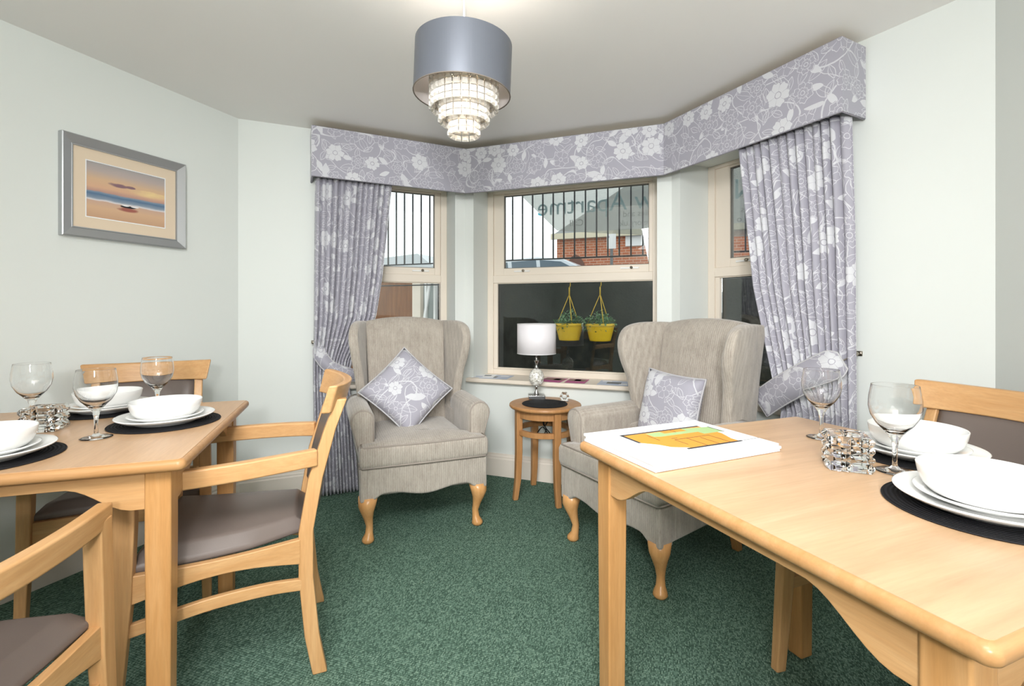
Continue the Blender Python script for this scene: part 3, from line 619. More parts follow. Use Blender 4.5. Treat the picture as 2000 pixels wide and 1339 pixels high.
for rr,cnt,nb,z0 in((.104,26,8,zt-.055),(.075,18,10,zt-.055),(.046,12,12,zt-.055)):
    first=None; l=.0205; w_=2*PI*rr/cnt*.9
    for k in range(cnt):
        a=2*PI*k/cnt
        if first is None: first=obj('crystal_strand',strand(nb,w_,l,None),acr,pn); s=first
        else: s=first.copy(); COL.objects.link(s); s.parent=pn
        s.location=(rr*math.cos(a),rr*math.sin(a),z0); s.rotation_euler=(0,0,a+PI/2)
bm=bmesh.new(); lathe(bm,[(0,.03),(.012,.028),(.026,.008),(.028,-.008),(.02,-.026),(0,-.032)],16,(0,0,1.865-PZ)); obj('bulb',bm,mat('lit_bulb','#ffffff',.5,emis='#ffe6bd',es=45),pn,smooth=True)
o=lamp('bulb_light','POINT',(-.152,1.54,1.865),60,(1,.92,.82),.03); 
# ================================================================ TABLES
def table(lab,o,rz,w,d,topm):
    """o = far-left corner; local x runs right along the far edge, y runs toward the viewer (negative y)"""
    t=thing('dining_table',lab,'table',(o[0],o[1],0),rz); T=.755
    bm=bmesh.new(); rbox(bm,w,d,.028,(w/2,-d/2,T-.014),.018,5); tp=obj('tabletop',bm,M['edge'],t,bev=.012,seg=4)
    bm=bmesh.new(); rbox(bm,w-.022,d-.022,.0016,(w/2,-d/2,T+.0000),.012,5); obj('veneer_surface',bm,topm,tp)
    lw=.057; ins=.040
    for sx in(0,1):
        for sy in(0,1):
            cx=ins+lw/2 if sx==0 else w-ins-lw/2; cy=-(ins+lw/2) if sy==0 else -(d-ins-lw/2)
            bm=bmesh.new(); loft(bm,[[(cx+a*k,cy+b*k,z) for a,b in((-1,-1),(1,-1),(1,1),(-1,1))] for z,k in((0,lw*.44),(.55,lw*.5),(T-.028,lw*.5))]); obj('leg',bm,M['leg'],t,bev=.005,seg=3)
    def apron(L0,L1,pos,axis):
        n=40; pts=[(L0,T-.028),(L1,T-.028)]
        Ln=L1-L0
        for k in range(n+1):
            s=k/n; x=L1-Ln*s; e=min(s,1-s)*Ln
            h=.098 if e<.03 else (.098-(.098-.034)*(.5-.5*math.cos(PI*min(1,(e-.03)/.14))))
            pts.append((x,T-.028-h))
        bm=bmesh.new(); prism(bm,pts,'y' if axis=='x' else 'x',pos-.011,pos+.011); obj('apron',bm,M['beech_x' if axis=='x' else 'beech_y'],t,bev=.002)
    a0=ins+lw*.9
    apron(a0,w-a0,-(ins+.016),'x'); apron(a0,w-a0,-(d-ins-.016),'x'); apron(-(d-a0),-a0,ins+.016,'y'); apron(-(d-a0),-a0,w-ins-.016,'y')
    return t
RZR=math.atan2(.371,.928); RZL=math.atan2(.322,.947)
table('square beech dining table on the right with a stack of floor plan boards',(.183,1.36),RZR,.857,.905,M['top_x'])
LO=Vector((-1.068,1.981)); ex=Vector((.947,.322)); LW=.905; lo=LO-ex*LW
table('square beech dining table on the left laid for three',(lo.x,lo.y),RZL,LW,.84,M['top_y'])
# ================================================================ DINING CHAIRS
def dining_chair(lab):
    t=thing('dining_chair',lab,'chair',(0,0,0),0,'beech dining armchairs with taupe vinyl pads')
    B=M['beech']; 
    # front faces +y ; x right
    for s in(-1,1):
        # back stile + rear leg, one sabre-curved piece
        ys=[(0,-.245,.195),(.12,-.222,.192),(.3,-.205,.19),(.44,-.205,.188),(.6,-.232,.187),(.75,-.275,.186),(.84,-.308,.186)]
        rings=[]
        for z,y,x in [(p[0],p[1],p[2]) for p in ys]:
            k=.016 ; hy=.021 if z<.65 else .017
            rings.append([(s*x-k,y-hy,z),(s*x+k,y-hy,z),(s*x+k,y+hy,z),(s*x-k,y+hy,z)])
        bm=bmesh.new(); loft(bm,rings); obj('leg',bm,B,t,bev=.004)
        rings=[]
        for z,y,x,hx,hy in((0,.262,.258,.014,.017),(.35,.238,.252,.018,.023),(.55,.232,.250,.019,.024),(.652,.230,.248,.019,.023)):
            rings.append([(s*x-hx,y-hy,z),(s*x+hx,y-hy,z),(s*x+hx,y+hy,z),(s*x-hx,y+hy,z)])
        bm=bmesh.new(); loft(bm,rings); obj('leg',bm,B,t,bev=.004)
        # arm: curved flat rail from leg top to stile
        path=spline([(s*.248,.262,.652),(s*.256,.12,.657),(s*.248,-.02,.661),(s*.224,-.14,.664),(s*.196,-.235,.665)],6)
        bm=bmesh.new(); tube(bm,path,1,sq=(.016,.026)); obj('armrest',bm,M['beech_y'],t,bev=.006,seg=3)
        # side seat rail with arched underside
        n=14; top=[];bot=[]
        for k in range(n+1):
            u=k/n; y=-.19+.41*u; a=.016*math.sin(PI*u); top.append((y,.421-a*.5)); bot.append((y,.345+a*1.6))
        bm=bmesh.new(); prism(bm,top+bot[::-1],'x',-.011,.011); bmesh.ops.transform(bm,matrix=Matrix.Translation((s*.222,.0,0))@Matrix.Rotation(-s*R(8),4,'Z'),verts=bm.verts[:]); obj('seat_rail',bm,M['beech_y'],t,bev=.003)
        path=[(s*.196,-.2,.28),(s*.21,-.1,.292),(s*.226,.03,.293),(s*.244,.14,.285),(s*.25,.24,.27)]; bm=bmesh.new(); tube(bm,spline(path,4),1,sq=(.009,.017)); obj('stretcher',bm,M['beech_y'],t,bev=.003)
    bm=bmesh.new(); n=14; top=[(-.235+.47*k/n,.418) for k in range(n+1)]; bot=[(-.235+.47*k/n,.345+.02*math.sin(PI*k/n)) for k in range(n+1)]; prism(bm,top+bot[::-1],'y',.222,.244); obj('seat_rail',bm,M['beech_x'],t,bev=.003)
    obj('seat_rail',boxes(bx(-.178,.178,-.222,-.200,.345,.418)),M['beech_x'],t,bev=.003)
    # seat pad
    bm=bmesh.new(); nx,ny=14,14; g={}
    for lay in(0,1):
        for i in range(nx+1):
            for j in range(ny+1):
                u=i/nx*2-1; v=j/ny*2-1; y=.012+.218*v; hw=.204+.040*v-.022*max(0,min(1,(-.3-v)/.5)); x=u*hw
                e=max(abs(u),abs(v)); rnd_=(1-max(0,(e-.80)/.20)**2.6)
                sag=-.015*(1-v*v)*abs(u)**3
                z=.4165-.010*(1-v*v)*abs(u)**3 if lay==0 else .4165+.022+.032*rnd_*1.0+sag+.006*(1-u*u)*(1-v*v)
                if e>.97 and lay==1: x*=1.0
                g[lay,i,j]=bm.verts.new((x,y,z))
    for i in range(nx):
        for j in range(ny):
            bm.faces.new((g[1,i,j],g[1,i+1,j],g[1,i+1,j+1],g[1,i,j+1])); bm.faces.new((g[0,i,j],g[0,i,j+1],g[0,i+1,j+1],g[0,i+1,j]))
    for i in range(nx):
        bm.faces.new((g[0,i,0],g[0,i+1,0],g[1,i+1,0],g[1,i,0])); bm.faces.new((g[0,i+1,ny],g[0,i,ny],g[1,i,ny],g[1,i+1,ny]))
    for j in range(ny):
        bm.faces.new((g[0,0,j+1],g[0,0,j],g[1,0,j],g[1,0,j+1])); bm.faces.new((g[0,nx,j],g[0,nx,j+1],g[1,nx,j+1],g[1,nx,j]))
    obj('seat_pad',bm,M['vinyl'],t,smooth=True,bev=.008,seg=3)
    # crest rail, curved in plan and raked
    def curved(x0,x1,z0,z1,th,yc,yb,bow,n=16,tp=.0):
        """yc(z) plane offset; bow back at centre"""
        bm=bmesh.new(); rings=[]
        for k in range(n+1):
            u=k/n; x=x0+(x1-x0)*u; b=bow*(1-(2*u-1)**2)
            def yy(z): return yb(z)-b
            xb=x*(1-tp); zz=z1+.006*(2*u-1)**2; rings.append([(xb,yy(z0)-th/2,z0),(xb,yy(z0)+th/2,z0),(x,yy(z1)+th/2,zz),(x,yy(z1)-th/2,zz)])
        loft(bm,rings); return bm
    rake=lambda z:-.300-(z-.84)*.28
    obj('crest_rail',curved(-.236,.236,.800,.882,.028,None,lambda z:rake(z)+.030,.058,16,.07),M['beech_x'],t,bev=.006,seg=3)
    back=lambda z:-.222-(z-.5)*.235 if z<.9 else 0
    bm=bmesh.new(); rows=[]
    nz=10
    for k in range(15):
        u=k/14; x=-.168+.336*u; r=[]
        for j in range(nz+1):
            z=.47+.342*j/nz; zz=z; y=-.212-(z-.47)*.02-((z-.47)**1.6)*.42; b=.03*(1-(2*u-1)**2); r.append((x,y-b,z,u,j/nz))
        rows.append(r)
    F_={}
    for sgn in(0,1):
        for i,r in enumerate(rows):
            for j,(x,y,z,u,vv) in enumerate(r):
                e=max(abs(2*u-1),abs(2*vv-1)); pf_=.016*(1-max(0,(e-.82)/.18)**2)+.004
                F_[sgn,i,j]=bm.verts.new((x,y+(pf_ if sgn else -.006-pf_*.3),z))
    for i in range(14):
        for j in range(nz):
            bm.faces.new((F_[1,i,j],F_[1,i+1,j],F_[1,i+1,j+1],F_[1,i,j+1])); bm.faces.new((F_[0,i,j],F_[0,i,j+1],F_[0,i+1,j+1],F_[0,i+1,j]))
    for i in range(14):
        for j in(0,nz): bm.faces.new((F_[0,i,j],F_[0,i+1,j],F_[1,i+1,j],F_[1,i,j]))
    for j in range(nz):
        for i in(0,14): bm.faces.new((F_[0,i,j],F_[0,i,j+1],F_[1,i,j+1],F_[1,i,j]))
    obj('back_pad',bm,M['vinyl'],t,smooth=True)
    return t
ch=dining_chair('beech armchair at the right end of the left table, near its corner leg')
chairs=[((-.898,1.600),(-.925,-.38),None),
 ((-1.489,1.926),(.47,-.88),'beech armchair behind the left table, back against the left wall'),
 ((-1.112,.805),(-.25,.97),'beech armchair in the lower left foreground, cut by the frame'),
 ((1.15,1.335),(-.965,-.26),'beech armchair on the far right behind the right table')]
for i,(p,f,lab) in enumerate(chairs):
    c=ch if i==0 else copy_tree(ch)
    c.location=(p[0],p[1],0); c.rotation_euler=(0,0,math.atan2(-f[0],f[1]))
    if lab: c['label']=lab
# ================================================================ ARMCHAIRS
def armchair(lab):
    t=thing('wingback_armchair',lab,'armchair',(0,0,0),0,'taupe wingback armchairs')
    c=M['chen']; CM=M['cab']
    # front toward -y, x right seen from the front; y=0 is the line of the front feet
    # cabriole front legs
    for s in(-1,1):
        pr=[(0,0,.022),(.010,0,.029),(.022,0,.027),(.042,.008,.0185),(.075,.011,.0165),(.115,.002,.022),(.15,-.010,.031),(.18,-.016,.041),(.225,-.014,.047)]
        bm=bmesh.new(); rings=[]
        for z,off,r in pr:
            cx=s*(.275-off*.7-.0); cy=.0+off; 
            cx-=s*max(0,(z-.12))*.10; cy2=cy+max(0,(z-.12))*.10
            rings.append([(cx+r*math.cos(2*PI*k/20),cy2+r*math.sin(2*PI*k/20),z) for k in range(20)])
        loft(bm,rings); obj('leg',bm,CM,t,smooth=True)
        bm=bmesh.new(); loft(bm,[[(s*.195+a*k,y0+b*k,z) for a,b in((-1,-1),(1,-1),(1,1),(-1,1))] for z,y0,k in((0,.60,.017),(.12,.575,.021),(.26,.555,.025))]); obj('leg',bm,CM,t,bev=.004)
    # base frame with scalloped front apron
    n=40; pts=[(-.315,.365),(.315,.365)]
    for k in range(n+1):
        u=k/n; x=.315-.63*u; a=abs(2*u-1)
        z=.205+ (.0 if a>.86 else .032*(.5-.5*math.cos(PI*min(1,(.86-a)/.22)))) - .024*max(0,math.cos(a*PI/1.1))**2
        pts.append((x,z))
    bm=bmesh.new(); prism(bm,pts,'y',-.045,.03); obj('front_apron',bm,c,t,bev=.012,seg=3)
    bm=bmesh.new(); loft(bm,[[(-.315+.0,.0,z),(.315,.0,z),(.235,.58,z),(-.235,.58,z)] for z in(.215,.37)]); obj('base',bm,c,t,bev=.015,seg=3)
    # seat cushion (deep front border, T shape)
    def cushion(outline,z0,z1,crown,rr,name):
        bm=bmesh.new(); cxm=sum(p[0] for p in outline)/len(outline); cym=sum(p[1] for p in outline)/len(outline); rings=[]
        prof=[(.0,-rr*1.0),(rr*.3,-rr*.3),(rr,0)]
        def ring(sh,z,cr=0): 
            out=[]
            for x,y in outline:
                dx,dy=x-cxm,y-cym; k=1-sh/max(.05,math.hypot(dx,dy)); out.append((cxm+dx*k,cym+dy*k,z))
            return out
        rings=[ring(rr,z0),ring(rr*.3,z0+rr*.3),ring(0,z0+rr),ring(0,z1-rr),ring(rr*.3,z1-rr*.3),ring(rr,z1)]
        for q in(.3,.55,.8): 
            rings.append([(cxm+(x-cxm)*(1-q),cym+(y-cym)*(1-q),z1+crown*(1-(1-q)**2)) for x,y,_ in ring(rr,0)])
        loft(bm,rings); return obj(name,bm,c,t,smooth=True)
    def rounded(pts,r,n=5):
        out=[]; k=len(pts)
        for i in range(k):
            a,b,d=Vector(pts[i-1]),Vector(pts[i]),Vector(pts[(i+1)%k]); u=(a-b).normalized(); v=(d-b).normalized()
            p0,p1=b+u*r,b+v*r
            for q in range(n+1):
                s=q/n; out.append(tuple((1-s)**2*p0+2*s*(1-s)*b+s*s*p1))
        return out
    ol=rounded([(-.318,-.058),(.318,-.058),(.318,.035),(.318,.05),(.235,.06),(.215,.56),(-.215,.56),(-.235,.06),(-.318,.05)],.012)
    cu=cushion(ol,.368,.470,.022,.022,'seat_cushion')
    crv('piping',[Vector((x,y,.4665)) for x,y in [(-.305,.03),(-.309,-.030),(-.298,-.050),(0,-.053),(.298,-.050),(.309,-.030),(.305,.03)]],.0045,M['piping'],cu,n=6)
    crv('piping',[Vector((x,y,.371)) for x,y in [(-.312,.03),(-.314,-.035),(-.302,-.052),(0,-.055),(.302,-.052),(.314,-.035),(.312,.03)]],.0045,M['piping'],cu,n=6)
    # arms : rolled profile lofted from front to wing
    for s in(-1,1):
        rings=[]; ys=[.022,.03,.05,.2,.38,.50]
        def prof(y,sh):
            p=[]; cx=.298; cz=.578-.02*min(1,y/.4)*0; r=.060-sh
            # inner bottom -> up inner -> roll -> outer down
            p.append((.238+sh,.375+sh*.5)); p.append((.238+sh,.45)); p.append((.239+sh,.53))
            for k in range(11):
                a=PI-k*(PI*1.13)/10; p.append((cx+r*math.cos(a),cz+r*math.sin(a)*1.0))
            p.append((.338-sh,.50)); p.append((.322-sh,.43)); p.append((.316-sh,.375+sh*.5))
            return [(s*x,y,z) for x,z in p]
        for y in ys: rings.append(prof(y,.016 if y==.022 else .004 if y==.03 else 0))
        bm=bmesh.new(); loft(bm,rings); ar=obj('arm',bm,c,t,smooth=True)
        pp=[Vector(q)+Vector((0,-.002,0)) for q in prof(.03,.008)][1:-1]; crv('piping',pp,.0042,M['piping'],ar,n=6)
    # outer side panels down to base
    for s in(-1,1):
        bm=bmesh.new(); prism(bm,[(.04,.22),(.58,.22),(.59,.55),(.04,.52)],'x',s*.275,s*.312); bmesh.ops.transform(bm,matrix=Matrix.Translation((s*.29,.04,0))@Matrix.Rotation(s*R(7),4,'Z')@Matrix.Translation((-s*.29,-.04,0)),verts=bm.verts[:]); obj('side_panel',bm,c,t,bev=.01)
    # back: padded, slightly raked, arched top
    bm=bmesh.new(); nx,nz=18,20; G={}
    for lay in(0,1):
        for i in range(nx+1):
            for j in range(nz+1):
                u=i/nx*2-1; v=j/nz
                hw=.222+.016*v; zt_=1.078-.026*u*u
                z=.40+(zt_-.40)*v; x=u*hw; yb=.525+.125*((z-.40)/.68)
                e=max(abs(u)*.0,v); rd=.03*max(0,(v-.9)/.1)**2
                if lay==0: y=yb-.055-.022*(1-u*u)*math.sin(PI*min(1,v*1.05))**.7+rd
                else: y=yb+.055-rd
                G[lay,i,j]=bm.verts.new((x,y,z))
    for i in range(nx):
        for j in range(nz):
            bm.faces.new((G[0,i,j],G[0,i+1,j],G[0,i+1,j+1],G[0,i,j+1])); bm.faces.new((G[1,i,j],G[1,i,j+1],G[1,i+1,j+1],G[1,i+1,j]))
        for j in(0,nz): bm.faces.new((G[0,i,j],G[1,i,j],G[1,i+1,j],G[0,i+1,j]))
    for j in range(nz):
        for i in(0,nx): bm.faces.new((G[0,i,j],G[0,i,j+1],G[1,i,j+1],G[1,i,j]))
    obj('backrest',bm,c,t,smooth=True,bev=.012,seg=3)
    # wings: side-view outline (y,z), angled outward toward the front
    prof=spline([(.615,.40,0),(.48,.43,0),(.42,.56,0),(.400,.66,0),(.385,.76,0),(.352,.87,0),(.35,.95,0),(.385,1.02,0),(.46,1.050,0),(.58,1.056,0),(.69,1.050,0)],5)
    prof=[(p.x,p.y) for p in prof]+[(.697,1.0),(.665,.8),(.625,.5)]
    for s in(-1,1):
        bm=bmesh.new(); A=[];B=[]
        def X(y,z,o_): 
            f=max(0,(.64-y)/.27)       # 0 at back, 1 at front edge
            g=max(0,min(1,(z-.55)/.4))
            return s*(.212+.014*min(1,max(0,(z-.4)/.68))+.072*min(1,f)*(.35+.65*g)+ (.0 if o_==0 else .052))
        cy=sum(p[0] for p in prof)/len(prof); cz=sum(p[1] for p in prof)/len(prof)
        def sh(p,k): 
            d=Vector((p[0]-cy,p[1]-cz)); L_=d.length; return (cy+d.x*(1-k/L_),cz+d.y*(1-k/L_))
        rings=[]
        for o_,k in((0,.018),(.06,.006),(.2,0),(.8,0),(.94,.006),(1,.018)):
            r=[]
            for p in prof:
                q=sh(p,k); x0=X(q[0],q[1],0); x1=X(q[0],q[1],1); r.append((x0+(x1-x0)*o_,q[0],q[1]))
            rings.append(r)
        loft(bm,rings); obj('wing',bm,c,t,smooth=True)
    return t
ac=armchair('taupe ribbed wingback armchair left of the lamp table, cushion standing on its corner')
def facing(p,q): # front-left foot (viewer) p and front-right foot q -> origin,rot
    p,q=Vector(p),Vector(q); m=(p+q)/2; d=(q-p); return (m.x,m.y,0),math.atan2(d.y,d.x)
l1,r1=facing((-.694,2.345),(-.182,2.545)); ac.location=l1; ac.rotation_euler=(0,0,r1)
a2=copy_tree(ac); a2['label']='taupe ribbed wingback armchair by the right curtain, square cushion upright on it'
l2,r2=facing((.295,2.375),(.581,1.895)); a2.location=l2; a2.rotation_euler=(0,0,r2)
def cushion(lab,m,s,parentM):
    t=thing('cushion',lab,'cushion'); bm=bmesh.new(); n=20; G={}
    for sg in(-1,1):
        for i in range(n+1):
            for j in range(n+1):
                u=i/n*2-1; v=j/n*2-1; pin=1-.06*(1-abs(u)**2)*abs(v)**4; pin2=1-.06*(1-abs(v)**2)*abs(u)**4
                x=u*s/2*pin2; z=v*s/2*pin; th=.062*((1-u**4)*(1-v**4))**.55
                if sg==1 and (i in(0,n) or j in(0,n)): G[sg,i,j]=G[-1,i,j]
                else: G[sg,i,j]=bm.verts.new((x,sg*th,z))
    for sg in(-1,1):
        for i in range(n):
            for j in range(n): bm.faces.new((G[sg,i,j],G[sg,i+1,j],G[sg,i+1,j+1],G[sg,i,j+1]))
    obj('cover',bm,m,t,smooth=True)
    loop=[]
    for k in range(n): loop.append((k/n*2-1,-1))
    for k in range(n): loop.append((1,k/n*2-1))
    for k in range(n): loop.append((1-k/n*2,1))
    for k in range(n): loop.append((-1,1-k/n*2))
    path=[]
    for u,v in loop:
        pin=1-.06*(1-abs(u)**2)*abs(v)**4; pin2=1-.06*(1-abs(v)**2)*abs(u)**4; path.append((u*s/2*pin2*1.008,0,v*s/2*pin*1.008))
    crv('piping',path,.0045,M['cord'],t,closed=True,n=6)
    t.matrix_world=parentM; return t
def inchair(l,rz,x,y,z): return Matrix.Translation(l)@Matrix.Rotation(rz,4,'Z')@Matrix.Translation((x,y,z))
cushion('grey floral cushion balanced on its corner in the left armchair',M['flo_cush2'],.37,inchair(l1,r1,-.035,.345,.665)@Matrix.Rotation(R(-27),4,'X')@Matrix.Rotation(R(46),4,'Y'))
cushion('grey floral cushion upright in the right armchair',M['flo_cush'],.345,inchair(l2,r2,-.03,.40,.64)@Matrix.Rotation(R(-12),4,'X')@Matrix.Rotation(R(3),4,'Y'))
# ================================================================ SIDE TABLE AND LAMP
ST=Vector((.2,2.935)); st=thing('side_table','small round beech side table between the armchairs','side table',(ST.x,ST.y,0))
ZS=.56
bm=bmesh.new(); lathe(bm,[(0,ZS-.028),(.195,ZS-.028),(.212,ZS-.022),(.217,ZS-.014),(.215,ZS-.004),(.208,ZS),(0,ZS)],56); obj('tabletop',bm,M['side'],st,smooth=True,bev=.001)
feet=[(.03-.2,2.86-2.935),(.133-.2,3.084-2.935),(.256-.2,2.764-2.935)]
base=math.atan2(2.764-2.935,.256-.2)
for k in range(4):
    a=base+k*PI/2+.02; ca,sa=math.cos(a),math.sin(a); rot=Matrix.Rotation(a,3,'Z'); rings=[]
    for z,r,hw in((0,.192,.0145),(.12,.176,.017),(.28,.170,.0185),(.42,.170,.019),(ZS-.028,.170,.019)):
        rings.append([Vector((ca*r,sa*r,z))+rot@Vector((x*hw,y*hw*1.1,0)) for x,y in((-1,-1),(1,-1),(1,1),(-1,1))])
    bm=bmesh.new(); loft(bm,rings); obj('leg',bm,M['side'],st,bev=.005)
for nm,z0,z1,ri,ro in(('apron_ring',ZS-.075,ZS-.028,.15,.172),('stretcher_ring',.385,.415,.15,.175)):
    bm=bmesh.new(); n=56; loft(bm,[[(r*math.cos(2*PI*j/n),r*math.sin(2*PI*j/n),z) for j in range(n)] for r,z in((ri,z0),(ro,z0),(ro,z1),(ri,z1))],False,True); obj(nm,bm,M['side'],st,bev=.002)
def placemat(lab,x,y,z,r,g='round black woven placemats'):
    bm=bmesh.new(); lathe(bm,[(0,0),(r,0),(r+.001,.0015),(r,.003),(0,.003)],64); o=obj('placemat',bm,M['mat'],None,smooth=False,bev=0); o.location=(x,y,z); tag(o,lab,'placemat',g); return o
placemat('small round black mat on the side table',ST.x-.005,ST.y-.035,ZS+.001,.135)
lx,ly=.155,3.075
tl=thing('table_lamp','table lamp with white drum shade and pearly mosaic ball stem','table lamp',(lx,ly,ZS))
obj('base',boxes(((0,0,.014),(.105,.105,.026))),M['chrome'],tl,bev=.003); 
bm=bmesh.new(); lathe(bm,[(0,.027),(.018,.027),(.015,.04),(.007,.055),(.009,.07),(.013,.083),(0,.085)],24); obj('lower_stem',bm,M['chrome'],tl,smooth=True)
bm=bmesh.new(); lathe(bm,[(.001,.078)]+[(.047*math.sin(PI*k/16)**.9,.134-.056*math.cos(PI*k/16)) for k in range(1,16)]+[(.001,.19)],32); obj('mosaic_ball',bm,M['mosaic'],tl,smooth=True)
bm=bmesh.new(); lathe(bm,[(0,.186),(.013,.188),(.010,.2),(.006,.215),(.010,.228),(.015,.24),(.017,.242),(.008,.236),(.005,.25),(.005,.31),(0,.31)],24); obj('upper_stem',bm,M['chrome'],tl,smooth=True)
bm=bmesh.new(); n=64; loft(bm,[[(r*math.cos(2*PI*j/n),r*math.sin(2*PI*j/n),z) for j in range(n)] for r,z in((.121,.285),(.1215,.285),(.1215,.472),(.121,.472))],False); ls=obj('lamp_shade',bm,M['lamp_white'],tl,smooth=False,solid=.0015)
for p in ls.data.polygons: p.use_smooth=True
bm=bmesh.new()
for z in(.286,.471): tube(bm,[(.122*math.cos(2*PI*j/48),.122*math.sin(2*PI*j/48),z) for j in range(48)],.0018,6,True)
obj('shade_rim',bm,M['white'],ls,smooth=True)
bm=bmesh.new(); tube(bm,[(0,0,.3),(0,0,.46)],.003,6)
for k in range(3): a=k*2*PI/3; tube(bm,[(0,0,.46),(.12*math.cos(a),.12*math.sin(a),.46)],.0015,5)
obj('shade_carrier',bm,M['chrome'],tl)
cb=crv('lamp_cable',spline([(ST.x-.01,ST.y+.14,.53),(ST.x-.01,ST.y+.11,.46),(ST.x+.0,ST.y+.09,.40),(ST.x+.02,ST.y+.06,.44),(ST.x+.01,ST.y+.05,.50),(ST.x-.01,ST.y+.05,.44),(ST.x+.01,ST.y+.06,.38),(ST.x-.03,ST.y+.06,.33),(ST.x-.05,ST.y+.07,.345),(ST.x-.01,ST.y+.06,.40),(ST.x+.03,ST.y+.06,.34),(ST.x+.05,ST.y+.07,.325),(ST.x+.035,ST.y+.06,.36),(ST.x+.0,ST.y+.05,.41),(ST.x-.01,ST.y+.145,.46),(ST.x-.02,ST.y+.15,.515)],5),.0032,M['black'])
tag(cb,'black lamp cable bundled in loops under the side table top','cable')
def crystal_block(bm,s,h,rows,cols,spike):
    """square cut crystal votive: each face a grid of pyramidal bosses"""
    def face(rot):
        for i in range(cols):
            for j in range(rows):
                w_=s/cols; hh=h/rows; x0=-s/2+i*w_; z0=j*hh
                c=[(x0,0,z0),(x0+w_,0,z0),(x0+w_,0,z0+hh),(x0,0,z0+hh)]; m_=.22
                q=[(x0+w_*m_,-spike,z0+hh*.32),(x0+w_*(1-m_),-spike,z0+hh*.32),(x0+w_*(1-m_),-spike,z0+hh*.62),(x0+w_*m_,-spike,z0+hh*.62)]
                vs=[bm.verts.new(rot@(Vector(p)+Vector((0,-s/2,0)))) for p in c+q]
                for f in((4,5,6,7),(0,1,5,4),(1,2,6,5),(2,3,7,6),(3,0,4,7)): bm.faces.new([vs[k] for k in f])
    for k in range(4): face(Matrix.Rotation(k*PI/2,3,'Z'))
    # top with well, bottom
    t=[(-s/2,-s/2),(s/2,-s/2),(s/2,s/2),(-s/2,s/2)]; n=24; r=s*.33
    bot=[bm.verts.new((x,y,0)) for x,y in t]; bm.faces.new(bot[::-1])
    outer=[]
    for k in range(n):
        a=2*PI*k/n+PI/4; m_=max(abs(math.cos(a)),abs(math.sin(a))); outer.append((s/2*math.cos(a)/m_,s/2*math.sin(a)/m_,h))
    ring=[[(x,y,z) for x,y,z in outer],[(r*math.cos(2*PI*k/n+PI/4),r*math.sin(2*PI*k/n+PI/4),h-.002) for k in range(n)],[(r*math.cos(2*PI*k/n+PI/4)*.95,r*math.sin(2*PI*k/n+PI/4)*.95,h*.55) for k in range(n)]]
    rs=[[bm.verts.new(p) for p in rr] for rr in ring]
    for a,b in zip(rs,rs[1:]):
        for k in range(n): bm.faces.new((a[k],a[(k+1)%n],b[(k+1)%n],b[k]))
    bm.faces.new(rs[-1]); bmesh.ops.remove_doubles(bm,verts=bm.verts[:],dist=.0003)
def votive(lab,x,y,z,s,h,rows,cols,spike,rz):
    bm=bmesh.new(); crystal_block(bm,s,h,rows,cols,spike); o=obj('crystal_votive',bm,M['crystal']); o.location=(x,y,z); o.rotation_euler=(0,0,rz); tag(o,lab,'candle holder','cut crystal candle holders')
T=.7566
votive('cut crystal candle holder on the left table, wide and spiky',-1.418,1.475,T,.078,.072,3,2,.011,R(20))
votive('cut crystal candle holder on the right table between the wine glasses',.775,1.125,T,.078,.078,4,2,.008,R(-24))
bm=bmesh.new(); 
prof=[(.020,0),(.026,.006),(.020,.012),(.027,.018),(.021,.026),(.026,.034),(.018,.042),(.012,.046)]
for y in (0,):
    rings=[]
    for k in range(24):
        a=2*PI*k/24; rr=.027*(1+.10*math.cos(6*a)); rings.append((rr*math.cos(a),rr*math.sin(a)+.029))
    A=[(x*1.0,-.014,z) for x,z in rings]; B=[(x*.55,-.020,(z-.029)*.55+.029) for x,z in rings]; Cc=[(x*.5,-.012,(z-.029)*.5+.029) for x,z in rings]; D=[(x,.014,z) for x,z in rings]
    loft(bm,[Cc,B,A,D])
box(bm,(0,0,.0035),(.05,.036,.007)); o=obj('crystal_ornament',bm,M['crystal']); o.location=(.322,2.985,ZS); o.rotation_euler=(0,0,R(-6)); tag(o,'small round cut crystal ornament on the side table','ornament')
# ================================================================ SETTINGS
plm=bmesh.new(); lathe(plm,[(0,.001),(.085,0),(.088,.004),(.118,.012),(.134,.021),(.1355,.0235),(.133,.0245),(.112,.017),(.086,.009),(0,.008)],72)
def plates():
    d={}
    bm=plm; d['big']=obj('dinner_plate',bm,M['china'],smooth=True)
    bm=bmesh.new(); lathe(bm,[(0,.001),(.066,0),(.069,.003),(.09,.010),(.103,.016),(.1045,.018),(.102,.019),(.088,.014),(.066,.007),(0,.006)],72); d['small']=obj('side_plate',bm,M['china'],smooth=True)
    bm=bmesh.new(); lathe(bm,[(0,.001),(.060,0),(.066,.0015),(.081,.008),(.091,.020),(.0965,.036),(.0995,.053),(.0985,.0545),(.0965,.053),(.0925,.036),(.085,.019),(.072,.009),(.05,.006),(0,.006)],72); d['bowl']=obj('pasta_bowl',bm,M['china'],smooth=True)
    return d
proto=plates(); used=False
sets=[((-1.12,1.575),'near the right end of the left table'),((-1.456,1.755),'on the far side of the left table'),((-1.29,1.185),'at the left edge of the picture'),((1.012,1.218),'by the far right chair'),((.862,.885),'nearest the camera on the right table')]
for i,((x,y),wh) in enumerate(sets):
    placemat('round black woven placemat '+wh,x,y,T+.0002,.152)
    z=T+.0032
    for key,dz,nm,cat,gr in(('big',0,'white dinner plate','plate','white dinner plates'),('small',.0085,'white side plate under the bowl','plate','white side plates'),('bowl',.0155,'white pasta bowl topping the plates','bowl','white pasta bowls')):
        o=proto[key] if i==0 else proto[key].copy()
        if i: COL.objects.link(o)
        o.location=(x,y,z+dz); tag(o,nm+' '+wh,cat,gr)
